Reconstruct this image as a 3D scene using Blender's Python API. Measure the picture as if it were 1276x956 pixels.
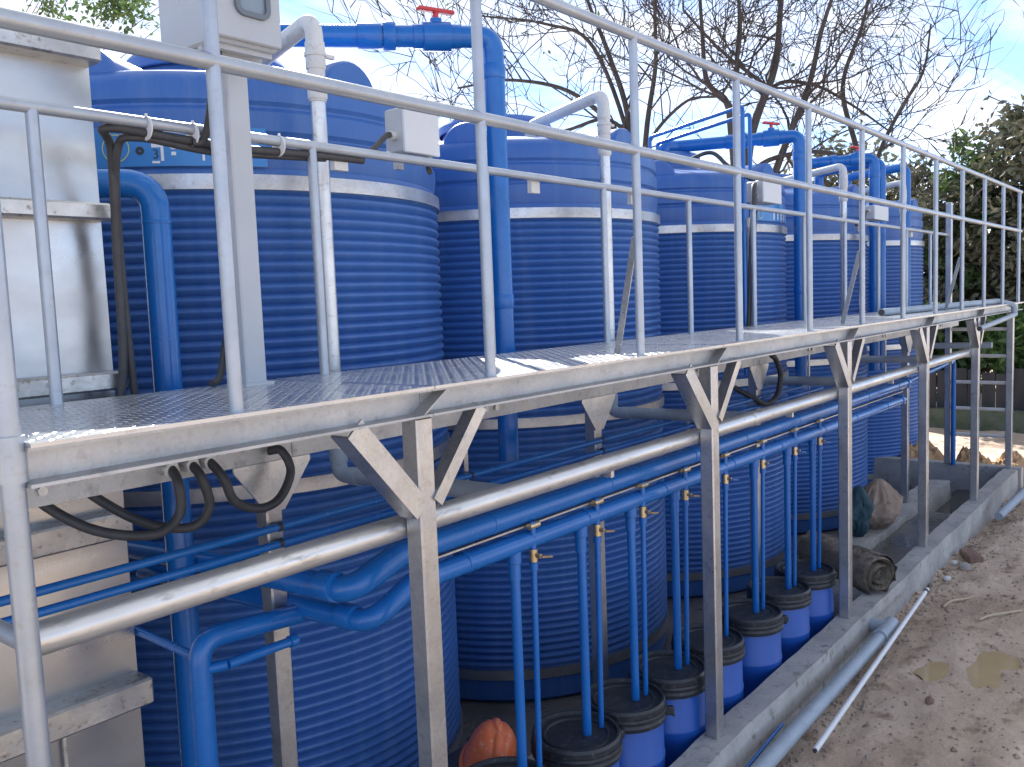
import bpy, math, random
from mathutils import Vector, Matrix, noise
random.seed(7)
R_ = math.radians
scene = bpy.context.scene
for o in list(bpy.data.objects): bpy.data.objects.remove(o, do_unlink=True)
COL = scene.collection

# ---------------------------------------------------------------- camera
# World: +X runs along the tank row into the distance, +Y towards the tanks, Z up, z = 0 the soil outside.
ZO = 1.76                      # walkway deck above the soil; geometry below is written relative to the deck
YAW, PITCH, ROLL, FPX, CAMZ = 0.6783, 0.0933, -0.0387, 1100.0, 0.2016
cy_, sy_, cp_, sp_, cr_, sr_ = math.cos(YAW), math.sin(YAW), math.cos(PITCH), math.sin(PITCH), math.cos(ROLL), math.sin(ROLL)
f0, r0, u0 = Vector((cy_, sy_, 0)), Vector((sy_, -cy_, 0)), Vector((0, 0, 1))
dv = f0 * cp_ - u0 * sp_
uv = f0 * sp_ + u0 * cp_
rv, uv = r0 * cr_ + uv * sr_, -r0 * sr_ + uv * cr_
cam_d = bpy.data.cameras.new('camera')
cam = bpy.data.objects.new('camera', cam_d); COL.objects.link(cam)
cam_d.sensor_width = 36; cam_d.lens = FPX / 1276 * 36; cam_d.clip_end = 2000; cam_d.clip_start = 0.02
m3 = Matrix((rv, uv, -dv)).transposed()
cam.matrix_world = Matrix.Translation((0, 0, CAMZ + ZO)) @ m3.to_4x4()
scene.camera = cam
def at(px, py, dist):          # point on the sight line of a pixel, relative to the deck
    v = dv + rv * ((px - 638) / FPX) - uv * ((py - 478) / FPX)
    return v * dist + Vector((0, 0, CAMZ))

# ---------------------------------------------------------------- sky and sun
SUN_AZ, SUN_EL = R_(50.0), R_(33.0)       # azimuth measured from +X towards +Y
sun_dir = Vector((math.cos(SUN_EL) * math.cos(SUN_AZ), math.cos(SUN_EL) * math.sin(SUN_AZ), math.sin(SUN_EL)))
world = bpy.data.worlds.new('World'); scene.world = world; world.use_nodes = True
wt = world.node_tree; wt.nodes.clear()
def wn(t, **k):
    n = wt.nodes.new(t)
    for a, b in k.items(): setattr(n, a, b)
    return n
sky = wn('ShaderNodeTexSky', sky_type='NISHITA', sun_disc=False, sun_elevation=SUN_EL, sun_rotation=math.pi / 2 - SUN_AZ,
         air_density=0.55, dust_density=0.0, ozone_density=3.0, altitude=3000.0)
tc = wn('ShaderNodeTexCoord')
sep = wn('ShaderNodeSeparateXYZ'); wt.links.new(tc.outputs['Generated'], sep.inputs[0])
mz = wn('ShaderNodeMath', operation='MAXIMUM'); mz.inputs[1].default_value = 0.06; wt.links.new(sep.outputs[2], mz.inputs[0])
dvx = wn('ShaderNodeMath', operation='DIVIDE'); wt.links.new(sep.outputs[0], dvx.inputs[0]); wt.links.new(mz.outputs[0], dvx.inputs[1])
dvy = wn('ShaderNodeMath', operation='DIVIDE'); wt.links.new(sep.outputs[1], dvy.inputs[0]); wt.links.new(mz.outputs[0], dvy.inputs[1])
cmb = wn('ShaderNodeCombineXYZ'); wt.links.new(dvx.outputs[0], cmb.inputs[0]); wt.links.new(dvy.outputs[0], cmb.inputs[1])
mp = wn('ShaderNodeMapping'); mp.inputs['Rotation'].default_value = (0, 0, 0.6); mp.inputs['Scale'].default_value = (0.42, 1.0, 1); mp.inputs['Location'].default_value = (9.5, 8.2, 0)
wt.links.new(cmb.outputs[0], mp.inputs[0])
nz = wn('ShaderNodeTexNoise'); nz.inputs['Scale'].default_value = 0.75; nz.inputs['Detail'].default_value = 9; nz.inputs['Roughness'].default_value = 0.62; nz.inputs['Distortion'].default_value = 0.5
wt.links.new(mp.outputs[0], nz.inputs[0])
rmp = wn('ShaderNodeValToRGB'); rmp.color_ramp.elements[0].position = 0.39; rmp.color_ramp.elements[1].position = 0.64
rmp.color_ramp.elements[1].color = (.92, .92, .92, 1); rmp.color_ramp.elements[0].color = (.08, .08, .08, 1)
wt.links.new(nz.outputs[0], rmp.inputs[0])
mix = wn('ShaderNodeMix', data_type='RGBA')
wt.links.new(rmp.outputs[0], mix.inputs[0]); wt.links.new(sky.outputs[0], mix.inputs[6])
# thin cloud is as bright as the hazy sky around it, and whiter
bw = wn('ShaderNodeRGBToBW'); wt.links.new(sky.outputs[0], bw.inputs[0])
cmul = wn('ShaderNodeMath', operation='MULTIPLY_ADD'); cmul.inputs[1].default_value = 0.12; cmul.inputs[2].default_value = 2.9
wt.links.new(bw.outputs[0], cmul.inputs[0])
ccol = wn('ShaderNodeCombineColor')
for i in range(3): wt.links.new(cmul.outputs[0], ccol.inputs[i])
wt.links.new(ccol.outputs[0], mix.inputs[7])
bg = wn('ShaderNodeBackground'); bg.inputs[1].default_value = 0.10
wt.links.new(mix.outputs[2], bg.inputs[0])
wo = wn('ShaderNodeOutputWorld'); wt.links.new(bg.outputs[0], wo.inputs[0])
sd = bpy.data.lights.new('sun', 'SUN'); sd.energy = 2.8; sd.angle = R_(0.6); sd.color = (1, .975, .93)
so = bpy.data.objects.new('sun', sd); COL.objects.link(so)
so.rotation_euler = sun_dir.to_track_quat('Z', 'Y').to_euler(); so.location = (0, 0, 30)
scene.view_settings.view_transform = 'Standard'; scene.view_settings.look = 'None'
scene.view_settings.exposure = 2.2; scene.view_settings.gamma = 1; scene.view_settings.use_curve_mapping = False
scene.render.engine = 'CYCLES'

# ---------------------------------------------------------------- materials
MATS = {}
def mat(name, c1, c2=None, rough=0.5, rough2=None, metal=0.0, scale=6.0, detail=6, bump=0.0, bscale=60.0, stretch=(1, 1, 1),
        lo=0.35, hi=0.65, spec=0.5, voronoi=False, coat=0.0, c3=None, trans=0.0, streak=None):
    m = bpy.data.materials.new(name); m.use_nodes = True; t = m.node_tree
    b = t.nodes['Principled BSDF']
    b.inputs['Metallic'].default_value = metal; b.inputs['Roughness'].default_value = rough
    b.inputs['Specular IOR Level'].default_value = spec; b.inputs['Coat Weight'].default_value = coat
    b.inputs['Base Color'].default_value = (*c1, 1)
    tcn = t.nodes.new('ShaderNodeTexCoord'); mpn = t.nodes.new('ShaderNodeMapping'); mpn.inputs['Scale'].default_value = stretch
    t.links.new(tcn.outputs['Object'], mpn.inputs[0])
    def nze(s, d, ro=.6):
        n = t.nodes.new('ShaderNodeTexNoise'); n.inputs['Scale'].default_value = s; n.inputs['Detail'].default_value = d; n.inputs['Roughness'].default_value = ro
        t.links.new(mpn.outputs[0], n.inputs[0]); return n
    n1 = nze(scale, detail)
    rm = t.nodes.new('ShaderNodeValToRGB'); rm.color_ramp.elements[0].position = lo; rm.color_ramp.elements[1].position = hi
    t.links.new(n1.outputs[0], rm.inputs[0])
    if c2:
        rm.color_ramp.elements[0].color = (*c1, 1); rm.color_ramp.elements[1].color = (*c2, 1)
        src = rm.outputs[0]
        if c3:
            n3 = nze(scale * 5.3, 5); mx = t.nodes.new('ShaderNodeMix'); mx.data_type = 'RGBA'
            r3 = t.nodes.new('ShaderNodeValToRGB'); r3.color_ramp.elements[0].position = .56; r3.color_ramp.elements[1].position = .72
            t.links.new(n3.outputs[0], r3.inputs[0]); t.links.new(r3.outputs[0], mx.inputs[0])
            t.links.new(src, mx.inputs[6]); mx.inputs[7].default_value = (*c3, 1); src = mx.outputs[2]
        if streak:
            m2 = t.nodes.new('ShaderNodeMapping'); m2.inputs['Scale'].default_value = (7, 7, .35); t.links.new(tcn.outputs['Object'], m2.inputs[0])
            n5 = t.nodes.new('ShaderNodeTexNoise'); n5.inputs['Scale'].default_value = 1.6; n5.inputs['Detail'].default_value = 8; n5.inputs['Roughness'].default_value = .7; t.links.new(m2.outputs[0], n5.inputs[0])
            r5 = t.nodes.new('ShaderNodeValToRGB'); r5.color_ramp.elements[0].position = .48; r5.color_ramp.elements[1].position = .78; r5.color_ramp.elements[1].color = (.6, .6, .6, 1)
            t.links.new(n5.outputs[0], r5.inputs[0]); mx = t.nodes.new('ShaderNodeMix'); mx.data_type = 'RGBA'
            t.links.new(r5.outputs[0], mx.inputs[0]); t.links.new(src, mx.inputs[6]); mx.inputs[7].default_value = (*streak, 1); src = mx.outputs[2]
        if voronoi:
            vo = t.nodes.new('ShaderNodeTexVoronoi'); vo.inputs['Scale'].default_value = 130
            t.links.new(mpn.outputs[0], vo.inputs[0])
            mx = t.nodes.new('ShaderNodeMix'); mx.data_type = 'RGBA'; mx.blend_type = 'OVERLAY'; mx.inputs[0].default_value = .08
            t.links.new(src, mx.inputs[6]); t.links.new(vo.outputs['Color'], mx.inputs[7])
            hs = t.nodes.new('ShaderNodeHueSaturation'); hs.inputs['Saturation'].default_value = .25
            t.links.new(mx.outputs[2], hs.inputs['Color']); src = hs.outputs[0]
        t.links.new(src, b.inputs['Base Color'])
    if rough2 is not None:
        n2 = nze(scale * 1.7, 5); mr = t.nodes.new('ShaderNodeMapRange'); mr.inputs[1].default_value = .3; mr.inputs[2].default_value = .7
        mr.inputs[3].default_value = rough; mr.inputs[4].default_value = rough2
        t.links.new(n2.outputs[0], mr.inputs[0]); t.links.new(mr.outputs[0], b.inputs['Roughness'])
    if bump:
        n4 = nze(bscale, 6); bp = t.nodes.new('ShaderNodeBump'); bp.inputs['Strength'].default_value = bump; bp.inputs['Distance'].default_value = .02
        t.links.new(n4.outputs[0], bp.inputs['Height']); t.links.new(bp.outputs[0], b.inputs['Normal'])
    if trans:
        tr = t.nodes.new('ShaderNodeBsdfTranslucent'); ms = t.nodes.new('ShaderNodeMixShader'); ms.inputs[0].default_value = trans
        if c2: t.links.new(src, tr.inputs[0])
        else: tr.inputs[0].default_value = (*c1, 1)
        t.links.new(b.outputs[0], ms.inputs[1]); t.links.new(tr.outputs[0], ms.inputs[2])
        t.links.new(ms.outputs[0], t.nodes['Material Output'].inputs[0])
    MATS[name] = m
    return m
mat('galv', (.40, .425, .45), (.52, .545, .57), rough=.26, rough2=.42, metal=.85, scale=7, voronoi=True, bump=.05, bscale=90, c3=(.36, .375, .385))
mat('rail', (.37, .41, .46), (.44, .48, .525), rough=.30, rough2=.42, metal=.5, scale=9, bump=.04, bscale=80, c3=(.38, .39, .40))
mat('zinc_pipe', (.60, .60, .59), (.74, .73, .70), rough=.28, rough2=.42, metal=.7, scale=8, stretch=(.35, 1, 1), bump=.05, bscale=70, c3=(.42, .40, .37))
mat('beam', (.40, .415, .42), (.51, .525, .525), rough=.4, rough2=.6, metal=.55, scale=4, voronoi=True, bump=.06, bscale=60, c3=(.33, .315, .28))
mat('deck', (.50, .515, .53), (.60, .61, .62), rough=.17, rough2=.32, metal=.7, scale=3.5, c3=(.42, .40, .36))
mat('stainless', (.40, .415, .43), (.52, .53, .54), rough=.24, rough2=.40, metal=.9, scale=2.2, stretch=(1, 1, 1.6), bump=.03, bscale=9)
mat('stainless_rib', (.46, .46, .45), (.64, .63, .60), rough=.3, rough2=.5, metal=.8, scale=9, bump=.08, bscale=50, c3=(.25, .22, .18))
mat('tank', (.036, .122, .37), (.044, .14, .41), rough=.36, rough2=.48, scale=1.4, spec=.45, bump=.03, bscale=14, c3=(.05, .135, .38), streak=(.12, .21, .42))
mat('pipe_blue', (.009, .13, .43), (.013, .145, .47), rough=.16, rough2=.30, scale=5, c3=(.012, .115, .40))
mat('drum', (.012, .08, .36), (.016, .095, .41), rough=.34, rough2=.46, scale=4, c3=(.03, .08, .30), bump=.03, bscale=20, streak=(.05, .11, .34))
mat('lid', (.014, .018, .024), (.026, .030, .036), rough=.36, rough2=.6, scale=9, c3=(.075, .075, .072), bump=.05, bscale=60)
mat('cable', (.035, .036, .04), (.055, .056, .06), rough=.45, rough2=.6, scale=20)
mat('grey_pvc', (.30, .36, .42), (.36, .42, .48), rough=.4, rough2=.55, scale=7, c3=(.26, .28, .30))
mat('white_pvc', (.76, .77, .78), (.82, .82, .82), rough=.35, rough2=.5, scale=9, c3=(.68, .66, .62))
mat('cream_pvc', (.55, .56, .55), (.64, .64, .62), rough=.4, rough2=.5, scale=8, c3=(.45, .44, .41))
mat('enclosure', (.42, .45, .485), (.47, .50, .53), rough=.42, rough2=.5, scale=3)
mat('box_white', (.58, .60, .62), (.64, .66, .67), rough=.4, rough2=.5, scale=4)
mat('glass_dark', (.22, .28, .34), (.30, .36, .42), rough=.08, scale=3)
mat('rubber', (.14, .17, .20), rough=.55)
mat('red', (.50, .035, .03), (.58, .05, .04), rough=.4, scale=20)
mat('brass', (.50, .38, .20), (.62, .52, .36), rough=.3, metal=.8, scale=30)
mat('valve_tape', (.25, .16, .09), (.35, .24, .14), rough=.6, scale=30)
mat('concrete', (.32, .315, .30), (.48, .465, .44), rough=.75, rough2=.92, scale=3.0, bump=.35, bscale=28, c3=(.20, .185, .16))
mat('wet_floor', (.10, .10, .095), (.22, .215, .20), rough=.05, rough2=.65, scale=1.6, bump=.06, bscale=18, c3=(.15, .13, .11))
mat('soil', (.44, .325, .235), (.62, .49, .375), rough=.82, rough2=.97, scale=1.3, bump=.75, bscale=26, c3=(.25, .165, .11), detail=10)
mat('orange_soil', (.36, .22, .11), (.48, .32, .18), rough=.95, scale=6, bump=.8, bscale=22, c3=(.25, .14, .07))
mat('pool_water', (.06, .058, .05), (.09, .085, .07), rough=.03, scale=2)
mat('mud_water', (.44, .32, .17), (.50, .38, .21), rough=.08, scale=3, spec=.5)
mat('stone', (.28, .25, .22), (.42, .39, .35), rough=.85, scale=12, bump=.3, bscale=40)
mat('clod', (.26, .19, .14), (.44, .35, .27), rough=.95, scale=5, c3=(.50, .46, .42))
mat('white_stone', (.62, .62, .60), (.74, .74, .72), rough=.7, scale=12, bump=.2)
mat('brick', (.20, .12, .09), (.30, .20, .15), rough=.9, scale=14, bump=.3)
mat('bark', (.05, .042, .038), (.095, .08, .07), rough=.9, scale=9, stretch=(1, 1, .3), bump=.4, bscale=40)
mat('twig', (.05, .042, .038), (.08, .068, .06), rough=.9, scale=9)
mat('leaf_dark', (.095, .11, .06), (.18, .17, .11), rough=.45, scale=2.2, trans=.25, c3=(.19, .12, .08))
mat('leaf_green', (.06, .115, .032), (.11, .17, .055), rough=.45, scale=2.5, trans=.35)
mat('leaf_bright', (.10, .19, .05), (.18, .29, .10), rough=.38, scale=3, trans=.4)
mat('moss_wall', (.07, .09, .045), (.15, .15, .11), rough=.95, scale=4, bump=.4, bscale=20, c3=(.05, .06, .03))
mat('dark_wood', (.025, .025, .026), (.06, .055, .05), rough=.8, scale=5, stretch=(1, 1, .2), bump=.2)
mat('burlap', (.17, .14, .105), (.27, .23, .18), rough=.95, scale=16, bump=.8, bscale=70, c3=(.10, .08, .06))
mat('sack_beige', (.24, .175, .135), (.34, .26, .20), rough=.9, scale=6, bump=.3, bscale=40)
mat('sack_teal', (.012, .045, .06), (.02, .065, .085), rough=.7, scale=8, bump=.3, bscale=30)
mat('hat', (.60, .12, .045), (.68, .165, .06), rough=.28, rough2=.5, scale=7, c3=(.66, .40, .30))
mat('cloth', (.02, .03, .055), (.035, .045, .075), rough=.9, scale=20)
mat('skin', (.35, .20, .13), rough=.6)
mat('straw', (.48, .38, .25), (.58, .48, .33), rough=.9, scale=10)
mat('sticker_blue', (.03, .20, .52), (.04, .23, .56), rough=.3, scale=3)
mat('sticker_white', (.72, .74, .76), rough=.4)
mat('sticker_black', (.03, .03, .035), rough=.4)
mat('sticker_yellow', (.45, .55, .25), rough=.4)
mat('zip_white', (.72, .73, .74), rough=.5)

# ---------------------------------------------------------------- mesh helpers
class MB:
    def __init__(s): s.v = []; s.f = []
    def add(s, vs, fs):
        n = len(s.v); s.v += [Vector(p) for p in vs]; s.f += [tuple(i + n for i in q) for q in fs]; return s
    def box(s, c, d, M=None, bev=0.0):
        c = Vector(c); hx, hy, hz = d[0] / 2, d[1] / 2, d[2] / 2
        if bev <= 0:
            P = [Vector((x, y, z)) for z in (-hz, hz) for y in (-hy, hy) for x in (-hx, hx)]
            F = [(0, 2, 3, 1), (4, 5, 7, 6), (0, 1, 5, 4), (2, 6, 7, 3), (0, 4, 6, 2), (1, 3, 7, 5)]
        else:                                   # chamfer on the vertical and top edges
            b = min(bev, hx * .45, hy * .45, hz * .45); P = []; F = []
            ring = lambda x, y, z, k: [(-x + k, -y, z), (x - k, -y, z), (x, -y + k, z), (x, y - k, z), (x - k, y, z), (-x + k, y, z), (-x, y - k, z), (-x, -y + k, z)]
            for (x, y, z, k) in ((hx - b, hy - b, -hz, b * .6), (hx, hy, -hz + b, b), (hx, hy, hz - b, b), (hx - b, hy - b, hz, b * .6)): P += [Vector(q) for q in ring(x, y, z, k)]
            for r in range(3):
                for i in range(8): j = (i + 1) % 8; F.append((r * 8 + i, r * 8 + j, r * 8 + 8 + j, r * 8 + 8 + i))
            F.append(tuple(range(7, -1, -1))); F.append(tuple(range(24, 32)))
        if M: P = [M @ p for p in P]
        return s.add([p + c for p in P], F)
    def bar(s, a, b, w, h, up=(0, 0, 1), bev=0.0):
        a, b = Vector(a), Vector(b); d = (b - a); L = d.length; d.normalize(); up = Vector(up)
        y = up.cross(d); y = y.normalized() if y.length > 1e-5 else Vector((0, 1, 0)); z = d.cross(y)
        return s.box((a + b) / 2, (L, w, h), Matrix((d, y, z)).transposed(), bev)
    def tube(s, pts, r, n=12, cap=True):
        pts = [Vector(p) for p in pts]; rs = r if isinstance(r, (list, tuple)) else [r] * len(pts)
        V = []; F = []
        t = (pts[1] - pts[0]).normalized(); a = t.orthogonal().normalized()
        for i, p in enumerate(pts):
            t2 = (pts[min(i + 1, len(pts) - 1)] - pts[max(i - 1, 0)]).normalized()
            if t2.length < 1e-6: t2 = t
            a = a - t2 * a.dot(t2); a = a.normalized() if a.length > 1e-6 else t2.orthogonal().normalized(); bb = t2.cross(a); t = t2
            for k in range(n):
                th = 2 * math.pi * k / n; V.append(p + (a * math.cos(th) + bb * math.sin(th)) * rs[i])
        for i in range(len(pts) - 1):
            for k in range(n):
                k2 = (k + 1) % n; F.append((i * n + k, i * n + k2, (i + 1) * n + k2, (i + 1) * n + k))
        if cap: F.append(tuple(range(n - 1, -1, -1))); F.append(tuple((len(pts) - 1) * n + k for k in range(n)))
        return s.add(V, F)
    def pipe(s, pts, r, n=14, bend=None):
        return s.tube(fillet(pts, bend if bend else r * 1.9), r, n)
    def lathe(s, prof, c, n=48, cap0=False, cap1=False, a0=0.0, a1=2 * math.pi):
        c = Vector(c); V = []; F = []; full = abs(a1 - a0 - 2 * math.pi) < 1e-6; m = n if full else n + 1
        for (r, z) in prof:
            for k in range(m):
                th = a0 + (a1 - a0) * k / n; V.append(c + Vector((r * math.cos(th), r * math.sin(th), z)))
        for i in range(len(prof) - 1):
            for k in range(n):
                k2 = (k + 1) % m; F.append((i * m + k, i * m + k2, (i + 1) * m + k2, (i + 1) * m + k))
        if cap0: F.append(tuple(range(m - 1, -1, -1)))
        if cap1: F.append(tuple((len(prof) - 1) * m + k for k in range(m)))
        return s.add(V, F)
    def mesh(s, name, material, base=(0, 0, 0), smooth=38):
        me = bpy.data.meshes.new(name); b = Vector(base)
        me.from_pydata([tuple(p - b) for p in s.v], [], s.f); me.update()
        if smooth:
            me.polygons.foreach_set('use_smooth', [True] * len(me.polygons)); me.set_sharp_from_angle(angle=R_(smooth))
        me.materials.append(MATS[material]); return me
def fillet(pts, rad, seg=7):
    pts = [Vector(p) for p in pts]; out = [pts[0]]
    for i in range(1, len(pts) - 1):
        a, b, c = pts[i - 1], pts[i], pts[i + 1]; d1 = (a - b); d2 = (c - b); l1, l2 = d1.length, d2.length; d1.normalize(); d2.normalize()
        ang = math.acos(max(-1, min(1, d1.dot(d2))))
        if ang > 3.1: out.append(b); continue
        tl = min(rad / math.tan(ang / 2), l1 * .48, l2 * .48); p, q = b + d1 * tl, b + d2 * tl
        for k in range(seg + 1):
            u = k / seg; out.append(p * (1 - u) ** 2 + b * 2 * u * (1 - u) + q * u * u)
    out.append(pts[-1]); return out
def curve(pts, n=8):                      # Catmull-Rom through points
    P = [Vector(p) for p in pts]; P = [P[0] * 2 - P[1]] + P + [P[-1] * 2 - P[-2]]; out = []
    for i in range(1, len(P) - 2):
        a, b, c, d = P[i - 1:i + 3]
        for k in range(n):
            u = k / n; out.append(.5 * ((2 * b) + (c - a) * u + (2 * a - 5 * b + 4 * c - d) * u * u + (3 * b - a - 3 * c + d) * u ** 3))
    out.append(P[-2]); return out
def tag(o, label=None, cat=None, group=None, kind=None):
    if label: o['label'] = label
    if cat: o['category'] = cat
    if group: o['group'] = group
    if kind: o['kind'] = kind
    return o
def thing(name, label, cat, base, group=None):
    o = bpy.data.objects.new(name, None); COL.objects.link(o); o.empty_display_size = .1
    o.location = Vector(base) + Vector((0, 0, ZO)); o['_b'] = list(base)
    return tag(o, label, cat, group)
def part(name, mb, material, parent, smooth=38):
    b = parent['_b']; o = bpy.data.objects.new(name, mb.mesh(name, material, b, smooth)); COL.objects.link(o); o.parent = parent; o['_b'] = list(b); return o
def solo(name, mb, material, base, label=None, cat=None, group=None, kind=None, smooth=38):
    o = bpy.data.objects.new(name, mb.mesh(name, material, base, smooth)); COL.objects.link(o)
    o.location = Vector(base) + Vector((0, 0, ZO)); o['_b'] = list(base); return tag(o, label, cat, group, kind)
def inst(src, parent, delta):             # copy of a part with shared mesh, shifted
    c = src.copy(); COL.objects.link(c); c.parent = parent; c.location = src.location + Vector(delta); return c
def copy_tree(o, loc):
    r = o.copy(); COL.objects.link(r); r.location = Vector(loc) + Vector((0, 0, ZO)); r['_b'] = list(loc)
    for ch in [x for x in COL.objects if x.parent == o]:
        c = ch.copy(); COL.objects.link(c); c.parent = r
        for g in [x for x in COL.objects if x.parent == ch]:
            d = g.copy(); COL.objects.link(d); d.parent = c
    return r
def nz3(x, y, z=0.0): return noise.noise(Vector((x, y, z)))

# ================================================================ THE SETTING
G = -1.76                                   # soil level relative to the deck
FLOOR = -1.98
def lin(a, b, d):
    n = max(1, round((b - a) / d)); return [a + (b - a) * i / n for i in range(n)]
xs = [-400, -150, -60, -25, -10, -4, -1.2] + lin(0, 2.4, .3) + lin(2.4, 10.2, .035) + lin(10.2, 14, .12) + [14, 16, 20, 28, 45, 80, 160, 400]
ys = [-400, -150, -60, -25, -10, -5, -3, -2, -1.2] + lin(-.6, .3, .08) + lin(.3, 1.55, .035) + lin(1.55, 5.2, .3) + [5.2, 5.6, 6.5, 8, 11, 16, 25, 50, 120, 400]
def ground_z(x, y):
    if x < 1.5 or x > 14.5 or y < -1.5 or y > 6: return G
    h = .045 * nz3(x * .8, y * .8, 3) + .035 * nz3(x * 2.3, y * 2.3, 1) + .034 * nz3(x * 5, y * 5, 5) + .030 * abs(nz3(x * 9, y * 9, 2)) + .016 * abs(nz3(x * 21, y * 21, 8)) - .02
    if 1.5 < x < 9.9 and y > 1.1: h += -.035 * min(1, max(0, (y - 1.1) / .3)) + .02 * nz3(x * 1.3, 7, 2)
    w = 0
    for (px_, py_, rx, ry) in ((4.76, 1.10, .20, .10), (4.93, .90, .30, .13), (3.30, .95, .12, .07)):
        ux, uy = x - px_, y - py_; ux, uy = ux * .97 + uy * -.24, ux * .24 + uy * .97
        dd = math.hypot(ux / rx, uy / ry) + .35 * nz3(x * 7, y * 7, 9) + .15 * nz3(x * 19, y * 19, 9); w = max(w, math.exp(-max(0, dd) ** 2.2))
    h = h * (1 - w) - .075 * w
    near = math.exp(-((x - 4.88) / .7) ** 2 - ((y - 1.0) / .4) ** 2); h = h * (1 - .7 * near) + .012 * near * (1 - w)
    h += .07 * math.exp(-(((x - 3.9) / .35) ** 2 + ((y - .60) / .13) ** 2)) + .10 * math.exp(-(((x - 7.9) / .5) ** 2 + ((y - 1.2) / .2) ** 2))
    return G + h
V = [(x, y, ground_z(x, y)) for y in ys for x in xs]; F = []; nx = len(xs)
for j in range(len(ys) - 1):
    for i in range(nx - 1):
        if -1.25 <= xs[i] < 9.7 and 1.54 <= ys[j] < 5.15: continue
        F.append((j * nx + i, j * nx + i + 1, (j + 1) * nx + i + 1, (j + 1) * nx + i))
mb = MB(); mb.add(V, F)
solo('ground', mb, 'soil', (0, 0, G), kind='structure', smooth=80)
# pit floor and kerbs
def rough_block(x0, x1, y0, y1, z0, z1, amp=.008, seed=0.0):
    mb = MB(); n = max(2, int((x1 - x0) / .12)); ny = max(2, int((y1 - y0) / .12)); P = []
    ring = [(y0, z0), (y0, z0 * .5 + z1 * .5), (y0 + .012, z1)] + [(y0 + (y1 - y0) * k / ny, z1) for k in range(1, ny)] + [(y1 - .012, z1), (y1, z0 * .5 + z1 * .5), (y1, z0)]
    m = len(ring); V = []; F = []
    for i in range(n + 1):
        x = x0 + (x1 - x0) * i / n
        for k, (y, z) in enumerate(ring):
            j = 0 if z == z0 else amp
            V.append((x + j * nz3(x * 3, y * 9, seed), y + j * nz3(x * 4 + 9, z * 5, seed + y), z + j * nz3(x * 5, y * 7, seed + 4)))
    for i in range(n):
        for k in range(m - 1): F.append((i * m + k, i * m + k + 1, (i + 1) * m + k + 1, (i + 1) * m + k)[::-1])
    F.append(tuple(range(m))); F.append(tuple(n * m + k for k in range(m - 1, -1, -1)))
    return mb.add(V, F)
CURB = -1.609
solo('pit_floor', MB().box((4.2, 3.35, FLOOR - .05), (11.1, 3.75, .1)), 'wet_floor', (4.2, 3.35, FLOOR), kind='structure', smooth=0)
solo('pit_floor', rough_block(4.98, 8.05, 1.60, 1.99, FLOOR, -1.745, .010, 11), 'wet_floor', (7.3, 1.8, FLOOR), kind='structure')
solo('pit_water', MB().box((8.83, 1.82, FLOOR + .06), (1.56, .42, .12)), 'pool_water', (8.83, 1.82, FLOOR), kind='structure', smooth=0)
solo('kerb', rough_block(-1.1, 9.6, 1.485, 1.63, FLOOR, CURB, .008, 1), 'concrete', (4, 1.55, FLOOR), kind='structure')
solo('kerb', rough_block(-1.1, 9.15, 1.985, 2.21, FLOOR, -1.69, .012, 7), 'concrete', (4, 2.1, FLOOR), kind='structure')
mb = rough_block(1.47, 4.9, 9.6, 9.76, FLOOR, CURB + .004, .006, 3); mb.v = [Vector((p.y, p.x, p.z)) for p in mb.v]; mb.f = [f[::-1] for f in mb.f]
solo('kerb', mb, 'concrete', (9.7, 3, FLOOR), kind='structure')
# puddle
def blob(cx, cy, rx, ry, rot, z, n=40, s=0.0):
    V = [(cx, cy, z)]
    for k in range(n):
        a = 2 * math.pi * k / n; r = 1 + .28 * nz3(math.cos(a) * 1.6, math.sin(a) * 1.6, s) + .1 * nz3(math.cos(a) * 4, math.sin(a) * 4, s + 3)
        x, y = rx * r * math.cos(a), ry * r * math.sin(a); V.append((cx + x * math.cos(rot) - y * math.sin(rot), cy + x * math.sin(rot) + y * math.cos(rot), z))
    return MB().add(V, [(0, 1 + k, 1 + (k + 1) % n) for k in range(n)])
solo('puddle', blob(4.90, .96, .40, .24, -.22, G - .0155, s=2), 'mud_water', (4.85, 1.0, G), kind='structure', smooth=0)

# ================================================================ TANKS
TX, TY, TS = 2.331, 3.54, 1.99
def tank_profile():
    P = [(.0, -1.975), (.95, -1.975), (.972, -1.955), (.976, -1.79)]
    def ribs(z0, z1):
        n = round((z1 - z0) / .0390); h = (z1 - z0) / n; out = []
        for k in range(n):
            for u, r in ((0, .972), (.12, .977), (.32, .9845), (.55, .987), (.78, .984), (.92, .977)): out.append((r, z0 + (k + u) * h))
        out.append((.972, z1)); return out
    P += ribs(-1.78, -.475) + [(.978, -.468), (.978, -.412)] + ribs(-.405, .612)
    P += [(.980, .620), (.980, .685), (.972, .70), (.976, .71), (.982, .76), (.982, .795), (.968, .808), (.968, .815), (.980, .83), (.981, .895), (.966, .91), (.966, .918), (.976, .932),
          (.974, .985), (.962, 1.01), (.94, 1.03), (.90, 1.043), (.7, 1.085), (.45, 1.14), (.33, 1.165), (.32, 1.23), (.0, 1.235)]
    return P
tank0 = thing('water_tank', 'x', 'tank', (TX, TY, -1.98), 'blue ribbed tanks in one row')
C0 = (TX, TY, 0)
body = part('body', MB().lathe(tank_profile(), C0, 112), 'tank', tank0, 32)
for z in (.65, -.44, -1.81):
    part('strap', MB().lathe([(.975, z - .026), (.9945, z - .026), (.9955, z), (.9945, z + .026), (.975, z + .026)], C0, 112), 'galv', tank0, 40)
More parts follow.
